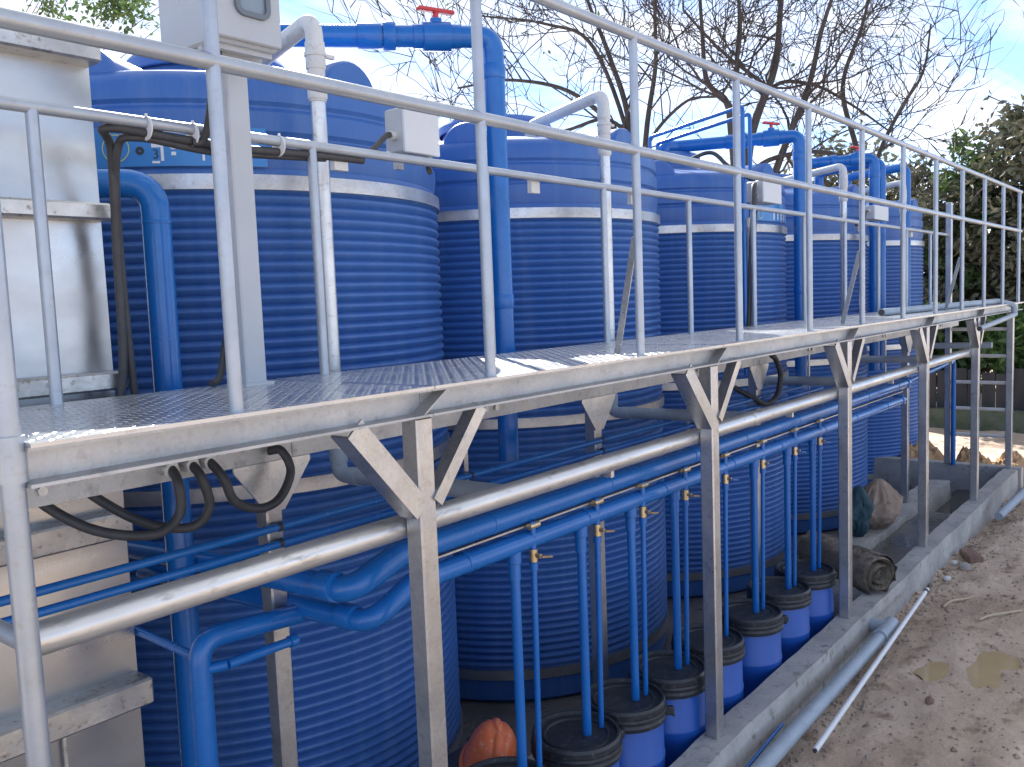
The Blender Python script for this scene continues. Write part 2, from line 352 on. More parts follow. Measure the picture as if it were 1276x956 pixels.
for k in range(6):
    a = R_(270 + 60 * k); d = Vector((math.cos(a), math.sin(a), 0)); s = Vector((-d.y, d.x, 0)); mb = MB(); V = []; F = []
    n = 14; st = [(.30, .10), (.6, .125), (.90, .13), (.925, .128), (.934, .12)]
    for (r, w) in st:
        for i in range(n + 1):
            t = math.pi * i / n; V.append(Vector(C0) + d * r + s * (w * math.cos(t)) + Vector((0, 0, 1.0 + w * 1.02 * math.sin(t))))
    for j in range(len(st) - 1):
        for i in range(n): F.append((j * (n + 1) + i, j * (n + 1) + i + 1, (j + 1) * (n + 1) + i + 1, (j + 1) * (n + 1) + i)[::-1])
    F.append(tuple((len(st) - 1) * (n + 1) + i for i in range(n + 1))); part('gusset', mb.add(V, F), 'tank', tank0, 40)
part('lid', MB().lathe([(.345, 1.215), (.35, 1.22), (.35, 1.262), (.33, 1.285), (.2, 1.31), (.0, 1.315)], C0, 40), 'tank', tank0)
tlab = ['nearest blue ribbed tank, beside the stainless steel box', 'second blue ribbed tank from the stainless box', 'third, middle one of the five blue ribbed tanks',
        'fourth blue ribbed tank from the stainless box', 'farthest blue ribbed tank, last before the leafy bushes']
tanks = [tank0]
for i in range(1, 5): tanks.append(copy_tree(tank0, (TX + TS * i, TY, -1.98)))
for t, l in zip(tanks, tlab): t['label'] = l
for i, k in ((1, 1), (3, 2), (4, 3)): tanks[i].rotation_euler.z = R_(60 * k)      # gussets repeat every 60 degrees, dirt does not
# printed stickers on the first and third tank
def cyl_patch(c, r, a0, a1, z0, z1, n=16):
    V = []; F = []
    for z in (z0, z1):
        for k in range(n + 1): a = a0 + (a1 - a0) * k / n; V.append((c[0] + r * math.cos(a), c[1] + r * math.sin(a), z))
    for k in range(n): F.append((k, k + 1, n + 2 + k, n + 1 + k))
    return MB().add(V, F)
def cyl_text(txt, c, r, a0, z, size, material, parent):
    cu = bpy.data.curves.new('lettering', 'FONT'); cu.body = txt; cu.size = size; cu.resolution_u = 3
    o = bpy.data.objects.new('lettering_source', cu); COL.objects.link(o); bpy.context.view_layer.update()
    me = bpy.data.meshes.new_from_object(o.evaluated_get(bpy.context.evaluated_depsgraph_get())); bpy.data.objects.remove(o)
    b = Vector(parent['_b'])
    for v in me.vertices:
        a = a0 + v.co.x / r; v.co = Vector((c[0] + r * math.cos(a), c[1] + r * math.sin(a), z + v.co.y)) - b
    me.materials.clear(); me.materials.append(MATS[material])
    ob = bpy.data.objects.new('lettering', me); COL.objects.link(ob); ob.parent = parent; ob['_b'] = list(b); return ob
def ring_patch(c, r, a, z, R1, R2, material, parent, name, n=28):
    V = []; F = []
    for k in range(n):
        t = 2 * math.pi * k / n
        for q in (R1, R2): aa = a + q * math.cos(t) / r; V.append((c[0] + r * math.cos(aa), c[1] + r * math.sin(aa), z + q * math.sin(t)))
    for k in range(n): k2 = (k + 1) % n; F.append((2 * k, 2 * k + 1, 2 * k2 + 1, 2 * k2))
    return part(name, MB().add(V, F), material, parent, 0)
ca = lambda ang: R_(ang)
def sticker(t, cx, a0, a1, z0, z1):
    c = (cx, TY, 0)
    s = part('sticker', cyl_patch(c, .9865, a0, a1, z0, z1), 'sticker_blue', t, 60); s['label'] = 'blue printed sticker with lettering'
    return c, s
c, s = sticker(tank0, TX, R_(206), R_(247), .703, .836)
A = lambda px: math.atan2(2.943 - TY + (2.712 - 2.943) * (px - 135) / 130, 1.539 - TX + (1.785 - 1.539) * (px - 135) / 130)
cyl_text('Bon nuoc', c, .9885, A(163) + 2 * math.pi, .805, .030, 'sticker_white', s)
ring_patch(c, .9885, A(142) + 2 * math.pi, .765, .043, .047, 'sticker_yellow', s, 'emblem')
cyl_text('I', c, .9885, A(141) + 2 * math.pi, .748, .05, 'sticker_yellow', s)
a = A(196) + 2 * math.pi
part('emblem', cyl_patch(c, .988, a - .022, a + .012, .765, .795, 4), 'sticker_white', s, 0)
part('emblem', cyl_patch(c, .9885, a + .008, a + .018, .72, .805, 3), 'sticker_white', s, 0)
cyl_text('3', c, .9885, a - .02, .728, .045, 'sticker_black', s); part('emblem', cyl_patch(c, .9885, a - .022, a + .004, .712, .720, 3), 'sticker_white', s, 0)
ring_patch(c, .9885, A(215) + 2 * math.pi, .775, .008, .017, 'sticker_white', s, 'emblem'); part('emblem', cyl_patch(c, .9885, A(212) + 6.2832, A(218) + 6.2832, .738, .750, 3), 'sticker_white', s, 0)
ring_patch(c, .9885, A(173) + 2 * math.pi, .755, .004, .014, 'sticker_black', s, 'emblem'); part('emblem', cyl_patch(c, .9885, A(252) + 6.2832 - .004, A(252) + 6.2832 + .004, .72, .78, 2), 'sticker_white', s, 0)
c, s = sticker(tanks[2], TX + 2 * TS, R_(252), R_(293), .703, .836)
ring_patch(c, .9885, R_(257), .745, .024, .03, 'sticker_yellow', s, 'emblem')
for k in range(5): part('emblem', cyl_patch(c, .9885, R_(267 + 4 * k), R_(268.3 + 4 * k), .715, .765, 2), 'sticker_white', s, 0)

# ================================================================ STAINLESS BOX on the left
BX1, BY = 1.20, 2.36
bx = thing('steel_box', 'stainless steel box with horizontal flange ribs behind the railing, left of the tanks', 'steel box', (.2, 3.0, FLOOR))
def dented(x0, x1, z0, z1, y, s):
    n, m = 24, max(4, int((z1 - z0) / .05)); V = []; F = []
    for j in range(m + 1):
        for i in range(n + 1):
            u, w = i / n, j / m; e = min(u, 1 - u, .12) / .12 * min(w, 1 - w, .2) / .2
            x, z = x0 + (x1 - x0) * u, z0 + (z1 - z0) * w
            V.append((x, y - .012 * e * nz3(x * 3.5, z * 3.5, s) - .004 * e * nz3(x * 11, z * 9, s), z))
    for j in range(m):
        for i in range(n): F.append((j * (n + 1) + i, j * (n + 1) + i + 1, (j + 2 - 1) * (n + 1) + i + 1, (j + 1) * (n + 1) + i))
    return MB().add(V, F)
ribz = [(.862, .922, .06), (.455, .50, .055), (.005, .055, .06), (-.40, -.33, .05), (-.875, -.80, .07), (-1.4, -1.32, .06), (-1.95, -1.88, .06)]
zz = [-1.98] + [(a + b) / 2 for a, b, _ in ribz[::-1]][1:-1] + [1.02]
part('body', MB().box((.2, 3.0, -.533), (2.0, 1.24, 2.89)), 'stainless', bx, 0)
edges = [.89, .48, .03, -.365, -.84, -1.36, -1.92]
for a, b in zip(edges[:-1], edges[1:]): part('side_panel', dented(-.8, BX1, b, a, BY + .012, a * 7), 'stainless', bx, 60)
for i, (a, b, d) in enumerate(ribz):
    part('flange_rib', MB().box((.2, BY + .10 - d, (a + b) / 2), (1.985 + (.02 if i != 3 else .0), .2, b - a), bev=.006), 'stainless_rib', bx)
part('weld_seam', MB().box((.98, BY - .003, -1.02), (.008, .006, .26)), 'stainless_rib', bx); part('weld_seam', MB().box((1.11, BY - .003, -1.11), (.17, .006, .008)), 'stainless_rib', bx)
part('access_cover', MB().box((.85, BY - .006, -1.28), (.33, .012, .26), bev=.004), 'stainless', bx); part('bolt', MB().lathe([(0, 0), (.012, 0), (.012, .01), (0, .012)], (1.0, BY - .06, .03), 8), 'stainless_rib', bx)

# ================================================================ WALKWAY
D, DI, X0, X1 = 1.55, 2.135, .60, 9.92
wk = thing('walkway', 'raised galvanised steel walkway with checker plate deck, columns and pipe railings along the tanks', 'walkway', (5.0, 1.85, CURB), None)
plates = [X0 + .015, 1.57, 3.196, 4.824, 6.452, 8.08, X1]
for a, b in zip(plates[:-1], plates[1:]):
    pl = part('deck_plate', MB().box(((a + b) / 2, 1.84, -.004), (b - a - .003, .66, .008)), 'deck', wk, 0)
    mb = MB(); i = 0; x = a + .02
    while x < b - .015:
        j = 0; y = 1.525
        while y < 2.155:
            sgn = 1 if (i + j) % 2 else -1; L, w, h = .0125, .0036, .0007
            d = Vector((.707, .707 * sgn, 0)); n2 = Vector((-d.y, d.x, 0)); c = Vector((x, y, .0))
            mb.add([c - d * L, c - n2 * w, c + d * L, c + n2 * w, c - d * L * .55 + Vector((0, 0, h)), c + d * L * .55 + Vector((0, 0, h))],
                   [(0, 1, 4), (1, 5, 4), (1, 2, 5), (2, 3, 5), (3, 4, 5), (3, 0, 4)])
            y += .0225; j += 1
        x += .0225; i += 1
    tr = part('tread_pattern', mb, 'deck', pl, 0); tr['kind'] = 'stuff'
# outer channel: web set back, lower and upper flange
for a, b in zip(plates[:-1], plates[1:]):
    mb = MB(); L = b - a - .002; xm = (a + b) / 2
    V = [(.0, -.0085), (.0, -.014), (.044, -.016), (.044, -.068), (.0, -.070), (.0, -.076), (.052, -.076), (.052, -.0085)]
    P = [(xm - L / 2, D - .03 + y, z) for y, z in V] + [(xm + L / 2, D - .03 + y, z) for y, z in V]; n = 8
    part('edge_channel', mb.add(P, [tuple((i, (i + 1) % n, n + (i + 1) % n, n + i)) for i in range(n)] + [tuple(range(n - 1, -1, -1)), tuple(range(n, 2 * n))]), 'beam', wk, 0)
    mb = MB(); V = [(.0, -.01), (.0, -.225), (.05, -.225), (.05, -.217), (.008, -.217), (.008, -.018), (.05, -.018), (.05, -.01)]
    P = [(xm - L / 2, 2.095 + y, z) for y, z in V] + [(xm + L / 2, 2.095 + y, z) for y, z in V]
    part('inner_beam', mb.add(P, [tuple((i, (i + 1) % n, n + (i + 1) % n, n + i)) for i in range(n)] + [tuple(range(n - 1, -1, -1)), tuple(range(n, 2 * n))]), 'beam', wk, 0)
    for q in range(2): part('cross_beam', MB().box((a + (.4 + .8 * q) * (b - a) / 1.628, 1.832, -.04), (.05, .515, .058)), 'beam', wk, 0)
    for sx in (.10, .16):
        bo = part('bolt', MB().tube([(b - sx - .6, 2.098, -.19), (b - sx - .6, 2.086, -.19)], .012, 6), 'stainless_rib', wk)
XC = [1.568 + 1.628 * i for i in range(6)]; XC[5] = 9.62
def angle_bar(mb, a, b, w, t, flip=1):
    a, b = Vector(a), Vector(b)
    mb.bar(a, b, t, w, up=(0, 0, 1)); mb.bar(a + Vector((0, w / 2, 0)) - Vector((0, t / 2, 0)), b + Vector((0, w / 2, 0)), w, t); return mb
for i, x in enumerate(XC):
    c = part('column', MB().box((x, D + .027, (CURB - .078) / 2 - .002), (.058, .058, -CURB - .078), bev=.005), 'galv', wk)
    if i < 5:
        # splayed braces, a wide angle iron to the left and a narrower one to the right
        mb = MB(); mb.bar((x - .245, D - .003, -.078), (x - .012, D - .003, -.318), .006, .062, up=(0, 1, 0)); mb.v = [p.copy() for p in mb.v]
        mb = MB()
        for (w, t, off) in ((.006, .058, 0),):
            a_, b_ = Vector((x - .235, D - .006, -.077)), Vector((x - .028, D - .006, -.31))
            d = (b_ - a_).normalized(); nrm = Vector((0, 1, 0)).cross(d)
            mb.bar(a_, b_, .006, .058); mb.bar(a_ - nrm * -.026 + Vector((0, .03, 0)), b_ - nrm * -.026 + Vector((0, .03, 0)), .058, .006)
        part('brace', mb, 'galv', wk, 0)
        mb = MB(); a_, b_ = Vector((x + .215, D - .006, -.077)), Vector((x + .028, D - .006, -.30)); mb.bar(a_, b_, .006, .036)
        d = (b_ - a_).normalized(); nrm = Vector((0, 1, 0)).cross(d); mb.bar(a_ + nrm * .015 + Vector((0, .02, 0)), b_ + nrm * .015 + Vector((0, .02, 0)), .038, .006)
        part('brace', mb, 'galv', wk, 0)
    if i < 5:
        V = [(x - .03, D + .0138, -.0685), (x - .03, D - .028, -.0695), (x + .055, D - .028, -.0150), (x + .055, D + .0138, -.0165)]
        V = V + [(p[0] + .009, p[1], p[2]) for p in V]
        part('stiffener', MB().add(V, [(0, 1, 2, 3), (7, 6, 5, 4), (0, 4, 5, 1), (1, 5, 6, 2), (2, 6, 7, 3), (3, 7, 4, 0)]), 'beam', wk, 0)
XI = [1.50, 3.19, 4.90, 6.45, 8.08, 9.62]
for i, x in enumerate(XI):
    top = -.226 if i < 5 else 1.0; z0 = -1.69 if i < 5 else CURB + .004
    part('column', MB().box((x, 2.125, (z0 + top) / 2), (.055, .055, top - z0), bev=.005), 'galv', wk)
    if i < 5:
        V = [(x - .13, -.2255), (x + .13, -.2255), (x + .13, -.24), (x + .03, -.37), (x - .03, -.37), (x - .13, -.24)]
        P = [(a_, 2.0965, z) for a_, z in V] + [(a_, 2.0905, z) for a_, z in V]; n = 6
        part('gusset_plate', MB().add(P, [tuple(range(6)), tuple(range(11, 5, -1))] + [(i2, (i2 + 1) % n, n + (i2 + 1) % n, n + i2)[::-1] for i2 in range(n)]), 'galv', wk, 0)
# railings
RT, RM, RI = 1.062, .688, .685
part('handrail', MB().tube([(X0, D, RT), (X1, D, RT)], .0168, 14), 'rail', wk)
part('mid_rail', MB().tube([(X0, D, RM), (X1, D, RM)], .0168, 14), 'rail', wk)
part('inner_rail', MB().tube([(X0, DI, RI), (9.6, DI, RI)], .0150, 14), 'rail', wk)
XO = [1.0323 + .8 * k for k in range(12)]
for x in XO: part('rail_post', MB().tube([(x, D, -.003), (x, D, RT + .004)], .0150, 12), 'rail', wk)
part('end_post', MB().tube([(X0, D, CURB + .001), (X0, D, RT + .012)], .0195, 14), 'rail', wk)
part('end_post', MB().tube([(X0, DI, -1.69), (X0, DI, RI + .01)], .0195, 14), 'rail', wk)
part('end_post_collar', MB().tube([(X0, D, -.065), (X0, D, .012)], .0245, 14), 'rail', wk)
for k in range(11):
    x = .9388 + .8 * k; part('rail_post', MB().tube([(x, DI, -.003), (x, DI, RI)], .0145, 12), 'rail', wk)
for (x, dx, h) in ((XO[2], .05, .40), (XO[5], .05, .40), (XO[8], .05, .40)):
    part('post_stay', MB().bar((x + .004, D + .014, h), (x + dx, D + .125, .0), .024, .005, up=(1, 0, 0)), 'galv', wk, 0)
for k in range(5):                          # rungs at the near end and at the far end
    z = -.03 - .31 * k; part('rung', MB().tube([(X0, D, z), (X0, DI, z)], .0165, 12), 'rail', wk)
    z = -.25 - .262 * k; part('rung', MB().tube([(9.62, D + .03, z), (9.62, 2.12, z)], .0165, 10), 'cream_pvc', wk)  # far rungs get a paler colour standing in for sunlight on them
for k in range(4):                          # hangers that carry the thin blue pipes
    x = 2.33 + 1.70 * k; part('hanger', MB().box((x, 2.106, -.375), (.022, .006, .30)), 'galv', wk, 0)
for x in (1.86, 2.86, 3.62, 6.95, 8.35): part('clip_plate', MB().box((x, DI + .02, RI - .035), (.055, .02, .05)), 'cream_pvc', wk, 0)

# ================================================================ PIPES
def rings(parent, pts, r, mname='pipe_blue', L=.06, k=1.16, name='coupling'):
    for (p, d) in pts:
        p, d = Vector(p), Vector(d).normalized(); part(name, MB().tube([p - d * L / 2, p - d * (L / 2 - .004), p + d * (L / 2 - .004), p + d * L / 2], [r * k * .97, r * k, r * k, r * k * .97], 16), mname, parent)
mainp = thing('steel_pipe', 'long shiny galvanised steel pipe running just behind the outer columns', 'pipe', (4.5, 1.64, -.37))
part('barrel', MB().tube([(.625, 1.64, -.369), (8.3, 1.64, -.369)], .0315, 20), 'zinc_pipe', mainp)
for x in (2.55, 4.2, 5.9, 7.5): part('clamp', MB().box((x, 1.64, -.408), (.02, .03, .022)), 'stainless_rib', mainp)
rings(mainp, [((3.75, 1.64, -.369), (1, 0, 0)), ((6.95, 1.64, -.369), (1, 0, 0))], .0315, 'zinc_pipe', .05, 1.08)
# two blue headers
HY, HU, HL = 1.765, -.487, -.577
hu = thing('header_pipe', 'upper and thicker of the two blue plastic pipes under the walkway', 'pipe', (4, HY, HU), 'blue header pipes')
part('barrel', MB().pipe([(6.75, HY, HU - .01), (1.66, HY, HU), (1.50, HY + .02, HU - .062), (1.46, 2.9, HU - .10)], .036, 20, .07), 'pipe_blue', hu)
hl = thing('header_pipe', 'lower of the two blue plastic pipes, feeding the drums below', 'pipe', (4, HY, HL), 'blue header pipes')
part('barrel', MB().pipe([(6.6, HY - .01, HL - .03), (1.70, HY - .01, HL), (1.555, HY + .01, HL - .075), (1.52, 2.9, HL - .11)], .031, 20, .07), 'pipe_blue', hl)
d1 = Vector((5.09, 0, .01)).normalized()
for k in range(8):
    x = 2.05 + .62 * k + .05 * (k % 3); rings(hu, [((x, HY, HU - .002 * k * .6), (1, 0, 0))], .036, L=.014, k=1.07, name='joint_ring'); 
    x = 1.92 + .60 * k + .04 * (k % 2); rings(hl, [((x, HY - .01, HL - .0037 * k), (1, 0, 0))], .031, L=.014, k=1.08, name='joint_ring')
rings(hu, [((1.72, HY, HU), (1, 0, 0)), ((1.487, 1.86, HU - .058), (-.05, 1, -.02)), ((6.70, HY, HU - .01), (1, 0, 0))], .036)
rings(hl, [((1.76, HY - .01, HL), (1, 0, 0)), ((1.548, 1.86, HL - .072), (-.05, 1, -.02)), ((6.55, HY - .01, HL - .03), (1, 0, 0))], .031)
thinrail = part('bracket_strip', MB().bar((1.75, HY - .005, -.530), (6.6, HY - .005, -.545), .02, .006), 'galv', hu, 0)
# drums with their drop pipes
DR = [(2.10, 1.785)] + [(2.515, 1.79), (2.855, 1.797), (3.205, 1.793), (3.59, 1.798), (4.01, 1.785), (4.43, 1.80), (4.80, 1.798)]
ZL = -1.37
d0 = thing('drum', 'x', 'drum', (DR[0][0], DR[0][1], FLOOR), 'blue plastic drums standing behind the kerb')
c = (DR[0][0], DR[0][1], 0)
part('body', MB().lathe([(0, FLOOR + .001), (.135, FLOOR + .001), (.146, FLOOR + .012), (.149, FLOOR + .10), (.153, FLOOR + .106), (.153, FLOOR + .124), (.149, FLOOR + .13), (.150, -1.60), (.152, -1.595), (.152, -1.585), (.149, -1.58), (.147, -1.47), (.140, -1.452), (.138, -1.38), (0, -1.38)], c, 48), 'drum', d0)
part('lid', MB().lathe([(.150, -1.398), (.156, -1.392), (.157, -1.372), (.152, -1.361), (.144, -1.361), (.140, -1.376), (.122, -1.378), (.118, -1.372), (.110, -1.372), (.106, -1.378), (.0, -1.376)], c, 48), 'lid', d0, 25)
ringp = part('clamp_ring', MB().lathe([(.150, -1.442), (.158, -1.440), (.161, -1.425), (.157, -1.416), (.157, -1.41), (.161, -1.402), (.159, -1.392), (.150, -1.392)], c, 48), 'lid', d0, 30)
part('latch', MB().box((c[0] + .125, c[1] - .105, -1.418), (.05, .03, .034), Matrix.Rotation(-.7, 3, 'Z'), bev=.006), 'lid', d0)
part('handle', MB().pipe([(c[0] + .14, c[1] - .09, -1.435), (c[0] + .165, c[1] - .1, -1.455), (c[0] + .175, c[1] - .03, -1.455), (c[0] + .155, c[1] - .0, -1.435)], .006, 8), 'lid', d0)
dlab = ['nearest blue drum with black lid, cut by the bottom edge beside the orange hard hat', 'second nearest blue drum with black lid, large in the bottom foreground',
        'third nearest blue drum with black lid and small lever handle', 'fourth nearest blue drum with dusty black lid, just left of the second column', 'fifth nearest blue drum, half hidden behind the second column',
        'sixth nearest blue drum, first one right of the second column', 'seventh nearest blue drum, next to last before the third column', 'farthest blue drum, last of the row by the third column']
drums = [d0] + [copy_tree(d0, (x, y, FLOOR)) for (x, y) in DR[1:]]
for k, (dd, l) in enumerate(zip(drums, dlab)):
    dd.scale = (1.04, 1.04, 1); dd['label'] = l; dd.rotation_euler.z = (0, .2, -.35, .5, .9, -.2, .4, 0)[k]
for k, (x, y) in enumerate(DR):
    hz = HL - .0037 * ((x - 1.9) / .6)
    xa = x + (.02 if k else .055); ya = HY - .01
    xb = xa + (.075 if k < 2 else .058)
    dp = part('drop_pipe', MB().tube([(xa, ya, hz - .01), (xa, ya, ZL - .006)], .0165, 14), 'pipe_blue', hl)
    part('tee', MB().tube([(xa, ya, hz), (xa, ya, hz - .06)], .0235, 14), 'pipe_blue', dp); part('socket', MB().tube([(xa, ya + .001, hz - .062), (xa, ya + .001, hz - .115)], .0205, 14), 'pipe_blue', dp)
    tp = part('thin_drop_pipe', MB().tube([(xb, HY - .03, HU - .03), (xb, HY - .03, hz - .085), (xb, HY - .022, ZL - .006)], .0105, 10), 'pipe_blue', hu)
    part('valve_body', MB().tube([(xb, HY - .03, hz - .03), (xb, HY - .03, hz - .072)], .0145, 10).tube([(xb, HY - .045, hz - .05), (xb, HY - .06, hz - .05)], .008, 8), 'brass', tp)
    part('valve_lever', MB().bar((xb, HY - .062, hz - .052), (xb + .05, HY - .066, hz - .062), .012, .006), 'valve_tape' if k < 4 else 'pipe_blue', tp, 0)
    part('union', MB().tube([(xb, HY - .03, hz - .074), (xb, HY - .03, hz - .098)], .015, 10), 'pipe_blue', tp)
    part('valve_body', MB().tube([(xb - .02, HY - .03, HL + .046), (xb + .03, HY - .03, HL + .046)], .012, 10), 'brass', tp)
# thin blue pipes tied to the inner columns
for j, (z, l) in enumerate(((-.415, 'upper of two thin blue pipes tied to the inner columns'), (-.462, 'lower of two thin blue pipes tied to the inner columns'))):
    tpipe = thing('thin_pipe', l, 'pipe', (3, 2.08, z), 'thin blue pipes')
    part('barrel', MB().tube([(-.2, 2.082, z), (2.4, 2.082, z - .004 * j), (5.9, 2.082, z)], .0115, 10), 'pipe_blue', tpipe)
    for x in XI[:4] + [2.33, 4.03]: part('zip_tie', MB().tube([(x - .006, 2.082, z), (x + .006, 2.082, z)], .0135, 10), 'cable', tpipe)
# galvanised risers over the tanks, each tied to the main pipe
RY = 2.42
risers = [(2.01, 'silver riser pipe rising in front of the nearest tank', 2.10, 2.85), (3.81, 'silver riser pipe bending over the second tank, tallest bend on the skyline', 4.02, 3.04),
          (5.55, 'silver riser pipe behind the black cables at the third tank', 5.8, 3.0), (7.38, 'silver riser pipe with pale elbow in front of the fourth tank', 7.6, 3.05), (9.10, 'farthest silver riser pipe at the last tank', 9.4, 3.05)]
for k, (x, l, ex, ey) in enumerate(risers):
    rp = thing('riser_pipe', l, 'pipe', (x, RY, -.4), 'silver riser pipes in front of the tanks'); zt = (1.175, 1.205, 1.16, 1.185, 1.19)[k]
    part('barrel', MB().tube([(x, RY, -.33), (x, RY, .92 if k != 2 else .66)], .026, 16), 'zinc_pipe', rp)
    if k == 2: part('cap', MB().tube([(x, RY, .62), (x, RY, .68)], .03, 14), 'cream_pvc', rp)
    up = rp if k == 2 else part('upper_bend', MB().pipe([(x, RY, .90), (x, RY, zt), (ex, ey, zt - .04), (ex, ey, 1.06)], .0300, 18, .06), 'cream_pvc', rp)
    if k != 2: rings(up, [((x, RY, .93), (0, 0, 1)), ((x, RY, zt - .10), (0, 0, 1)), ((x, RY, 1.03), (0, 0, 1))], .0300, 'cream_pvc', .045, 1.12)
    if k != 2: part('pipe_clamp', MB().tube([(x, RY, 1.05), (x, RY, 1.062)], .037, 14).box((x + .045, RY - .01, 1.056), (.05, .014, .012)), 'cream_pvc', rp)
    part('lower_bend', MB().pipe([(x, RY, -.30), (x, RY, -.385), (x, 1.64, -.375)], .0285, 16, .06), 'grey_pvc', rp)
    rings(rp, [((x, RY - .09, -.385), (0, 1, 0)), ((x, RY, -.315), (0, 0, 1))], .0285, 'grey_pvc', .05, 1.13)
# blue fill pipes
def blue_fill(name, label, x, y, top, pts_h, bottom, r, valve_at=None, red=True, tail=None):
    bp = thing('fill_pipe', label, 'pipe', (x, y, bottom), 'blue fill pipes over the tanks')
    path = [(x, y, bottom), (x, y, top)] + pts_h
    if tail: path = tail + path
    part('barrel', MB().pipe(path, r, 20, r * 1.45), 'pipe_blue', bp)
    rings(bp, [((x, y, top - r * 3.2), (0, 0, 1)), ((x, y, .2), (0, 0, 1))], r, k=1.1, L=.06)
    if valve_at is not None:
        a, b = Vector((x, y, top)), Vector(pts_h[0]); d = (b - a).normalized(); p = a + d * valve_at; rot = d.to_track_quat('X', 'Z').to_matrix()
        vb = part('valve', MB().tube([p - d * .10, p - d * .06, p - d * .058, p + d * .058, p + d * .06, p + d * .10], [r * 1.1, r * 1.1, r * 1.32, r * 1.32, r * 1.1, r * 1.1], 18).tube([p, p + Vector((0, 0, r * 1.6))], r * .55, 12), 'pipe_blue', bp)
        part('valve_handle', MB().tube([p + Vector((0, 0, r * 1.5)), p + Vector((0, 0, r * 2.35))], r * .28, 10).box(p + Vector((0, 0, r * 2.35)), (.17, .03, .018), Matrix.Rotation(-.35, 3, 'Z'), bev=.004), 'red', vb)
        rings(bp, [(p + d * .20, d)], r, k=1.3, L=.05); rings(bp, [(p + d * .28, d)], r, k=1.14, L=.10)
    return bp
blue_fill('a', 'blue fill pipe with red valve handle over the nearest tank', 3.0, 2.45, 1.32, [(2.32, 3.0, 1.305), (2.1, 3.18, 1.30), (2.1, 3.18, 1.1)], -.50, .045, .24)
blue_fill('b', 'thick blue fill pipe with red valve handle at the third tank', 6.56, 2.47, 1.335, [(6.22, 3.30, 1.33), (6.12, 3.36, 1.33), (6.12, 3.36, 1.10)], -.55, .046, .20)
blue_fill('c', 'blue fill pipe with red handle at the fourth tank', 8.24, 2.43, 1.335, [(8.0, 3.0, 1.33), (8.0, 3.0, 1.08)], -.55, .044, .14)
for k, (x, top, l) in enumerate(((8.50, 1.335, 'plain blue pipe next to the red handled pipe of the fourth tank'), (9.33, 1.36, 'plain blue pipe crossing to the farthest tank'))):
    bp = thing('fill_pipe', l, 'pipe', (x, 2.45, -.5), 'blue fill pipes over the tanks')
    part('barrel', MB().pipe([(x, 2.45, -.55), (x, 2.45, top), (x + .1, 3.05, top - .02), (x + .1, 3.05, 1.09)], .042, 18, .08), 'pipe_blue', bp)
bp = thing('thin_pipe', 'pair of thin blue pipes rising to a ridge over the third tank', 'pipe', (5.57, 2.45, -.4), 'thin blue pipes')
for x in (5.52, 5.63): part('barrel', MB().pipe([(x, 2.45, -.35), (x, 2.45, 1.395 - (x - 5.52) * .3), (x + .38, 3.35, 1.37 - (x - 5.52) * .3), (x + .38, 3.35, 1.06)], .0135, 12, .03), 'pipe_blue', bp)
# blue pipes beside the stainless box
bp = thing('drain_pipe', 'thick blue pipe with swept elbow coming out behind the stainless box', 'pipe', (1.40, 2.44, FLOOR), None)
part('barrel', MB().pipe([(.9, 2.66, .58), (1.20, 2.60, .585), (1.405, 2.45, .585), (1.395, 2.45, FLOOR)], .041, 22, .085), 'pipe_blue', bp)
rings(bp, [((1.24, 2.57, .585), (.8, -.6, 0)), ((1.405, 2.45, .47), (0, 0, 1))], .041, k=1.06, L=.01, name='joint_ring')
bp = thing('drain_pipe', 'blue elbow pipe dropping in front of the nearest tank, lower left', 'pipe', (1.20, 2.03, FLOOR), None)
part('barrel', MB().pipe([(1.535, 2.06, -.675), (1.205, 2.05, -.645), (1.20, 2.05, FLOOR)], .029, 20, .06), 'pipe_blue', bp)
part('branch', MB().tube([(1.255, 2.0, -.715), (1.455, 2.0, -.72)], .0135, 12), 'pipe_blue', bp); part('branch_cap', MB().tube([(1.45, 2.0, -.72), (1.472, 2.0, -.72)], .0175, 12), 'pipe_blue', bp)
part('branch_elbow', MB().tube([(1.256, 2.0, -.715), (1.21, 2.045, -.725)], .0145, 12), 'pipe_blue', bp)
bp = thing('thin_pipe', 'short thin blue pipe running from the stainless box to the elbow pipe', 'pipe', (1.2, 2.2, -.66), 'thin blue pipes')
part('barrel', MB().tube([(1.24, 2.75, -.70), (1.20, 2.055, -.69)], .012, 10), 'pipe_blue', bp)
bp = thing('drain_pipe', 'slim blue pipe coming down at the far end of the walkway', 'pipe', (9.5, 2.07, -1.62), None)
part('barrel', MB().pipe([(6.7, 1.80, -.60), (7.3, 2.06, -.63), (9.58, 2.065, -.56), (9.585, 2.065, CURB)], .022, 14, .05), 'pipe_blue', bp)
bp = thing('spare_pipe', 'loose grey plastic pipe with elbow lying on the far end of the deck', 'pipe', (8, 1.7, .0), None)
part('barrel', MB().pipe([(6.26, 1.80, .0265), (9.10, 1.60, .0265), (9.20, 1.485, -.01), (9.20, 1.475, -.11)], .025, 16, .045), 'grey_pvc', bp)
part('branch', MB().pipe([(9.20, 1.475, -.10), (8.9, 1.478, -.115), (7.75, 1.485, -.16)], .021, 14), 'grey_pvc', bp)
part('bore_shade_disc', MB().tube([(7.752, 1.485, -.16), (7.745, 1.485, -.16)], .017, 12), 'cable', bp); part('bore_shade_disc', MB().tube([(6.262, 1.80, .0265), (6.255, 1.80, .0265)], .02, 12), 'cable', bp)  # black discs on the closed pipe ends, painted shade of the hollow

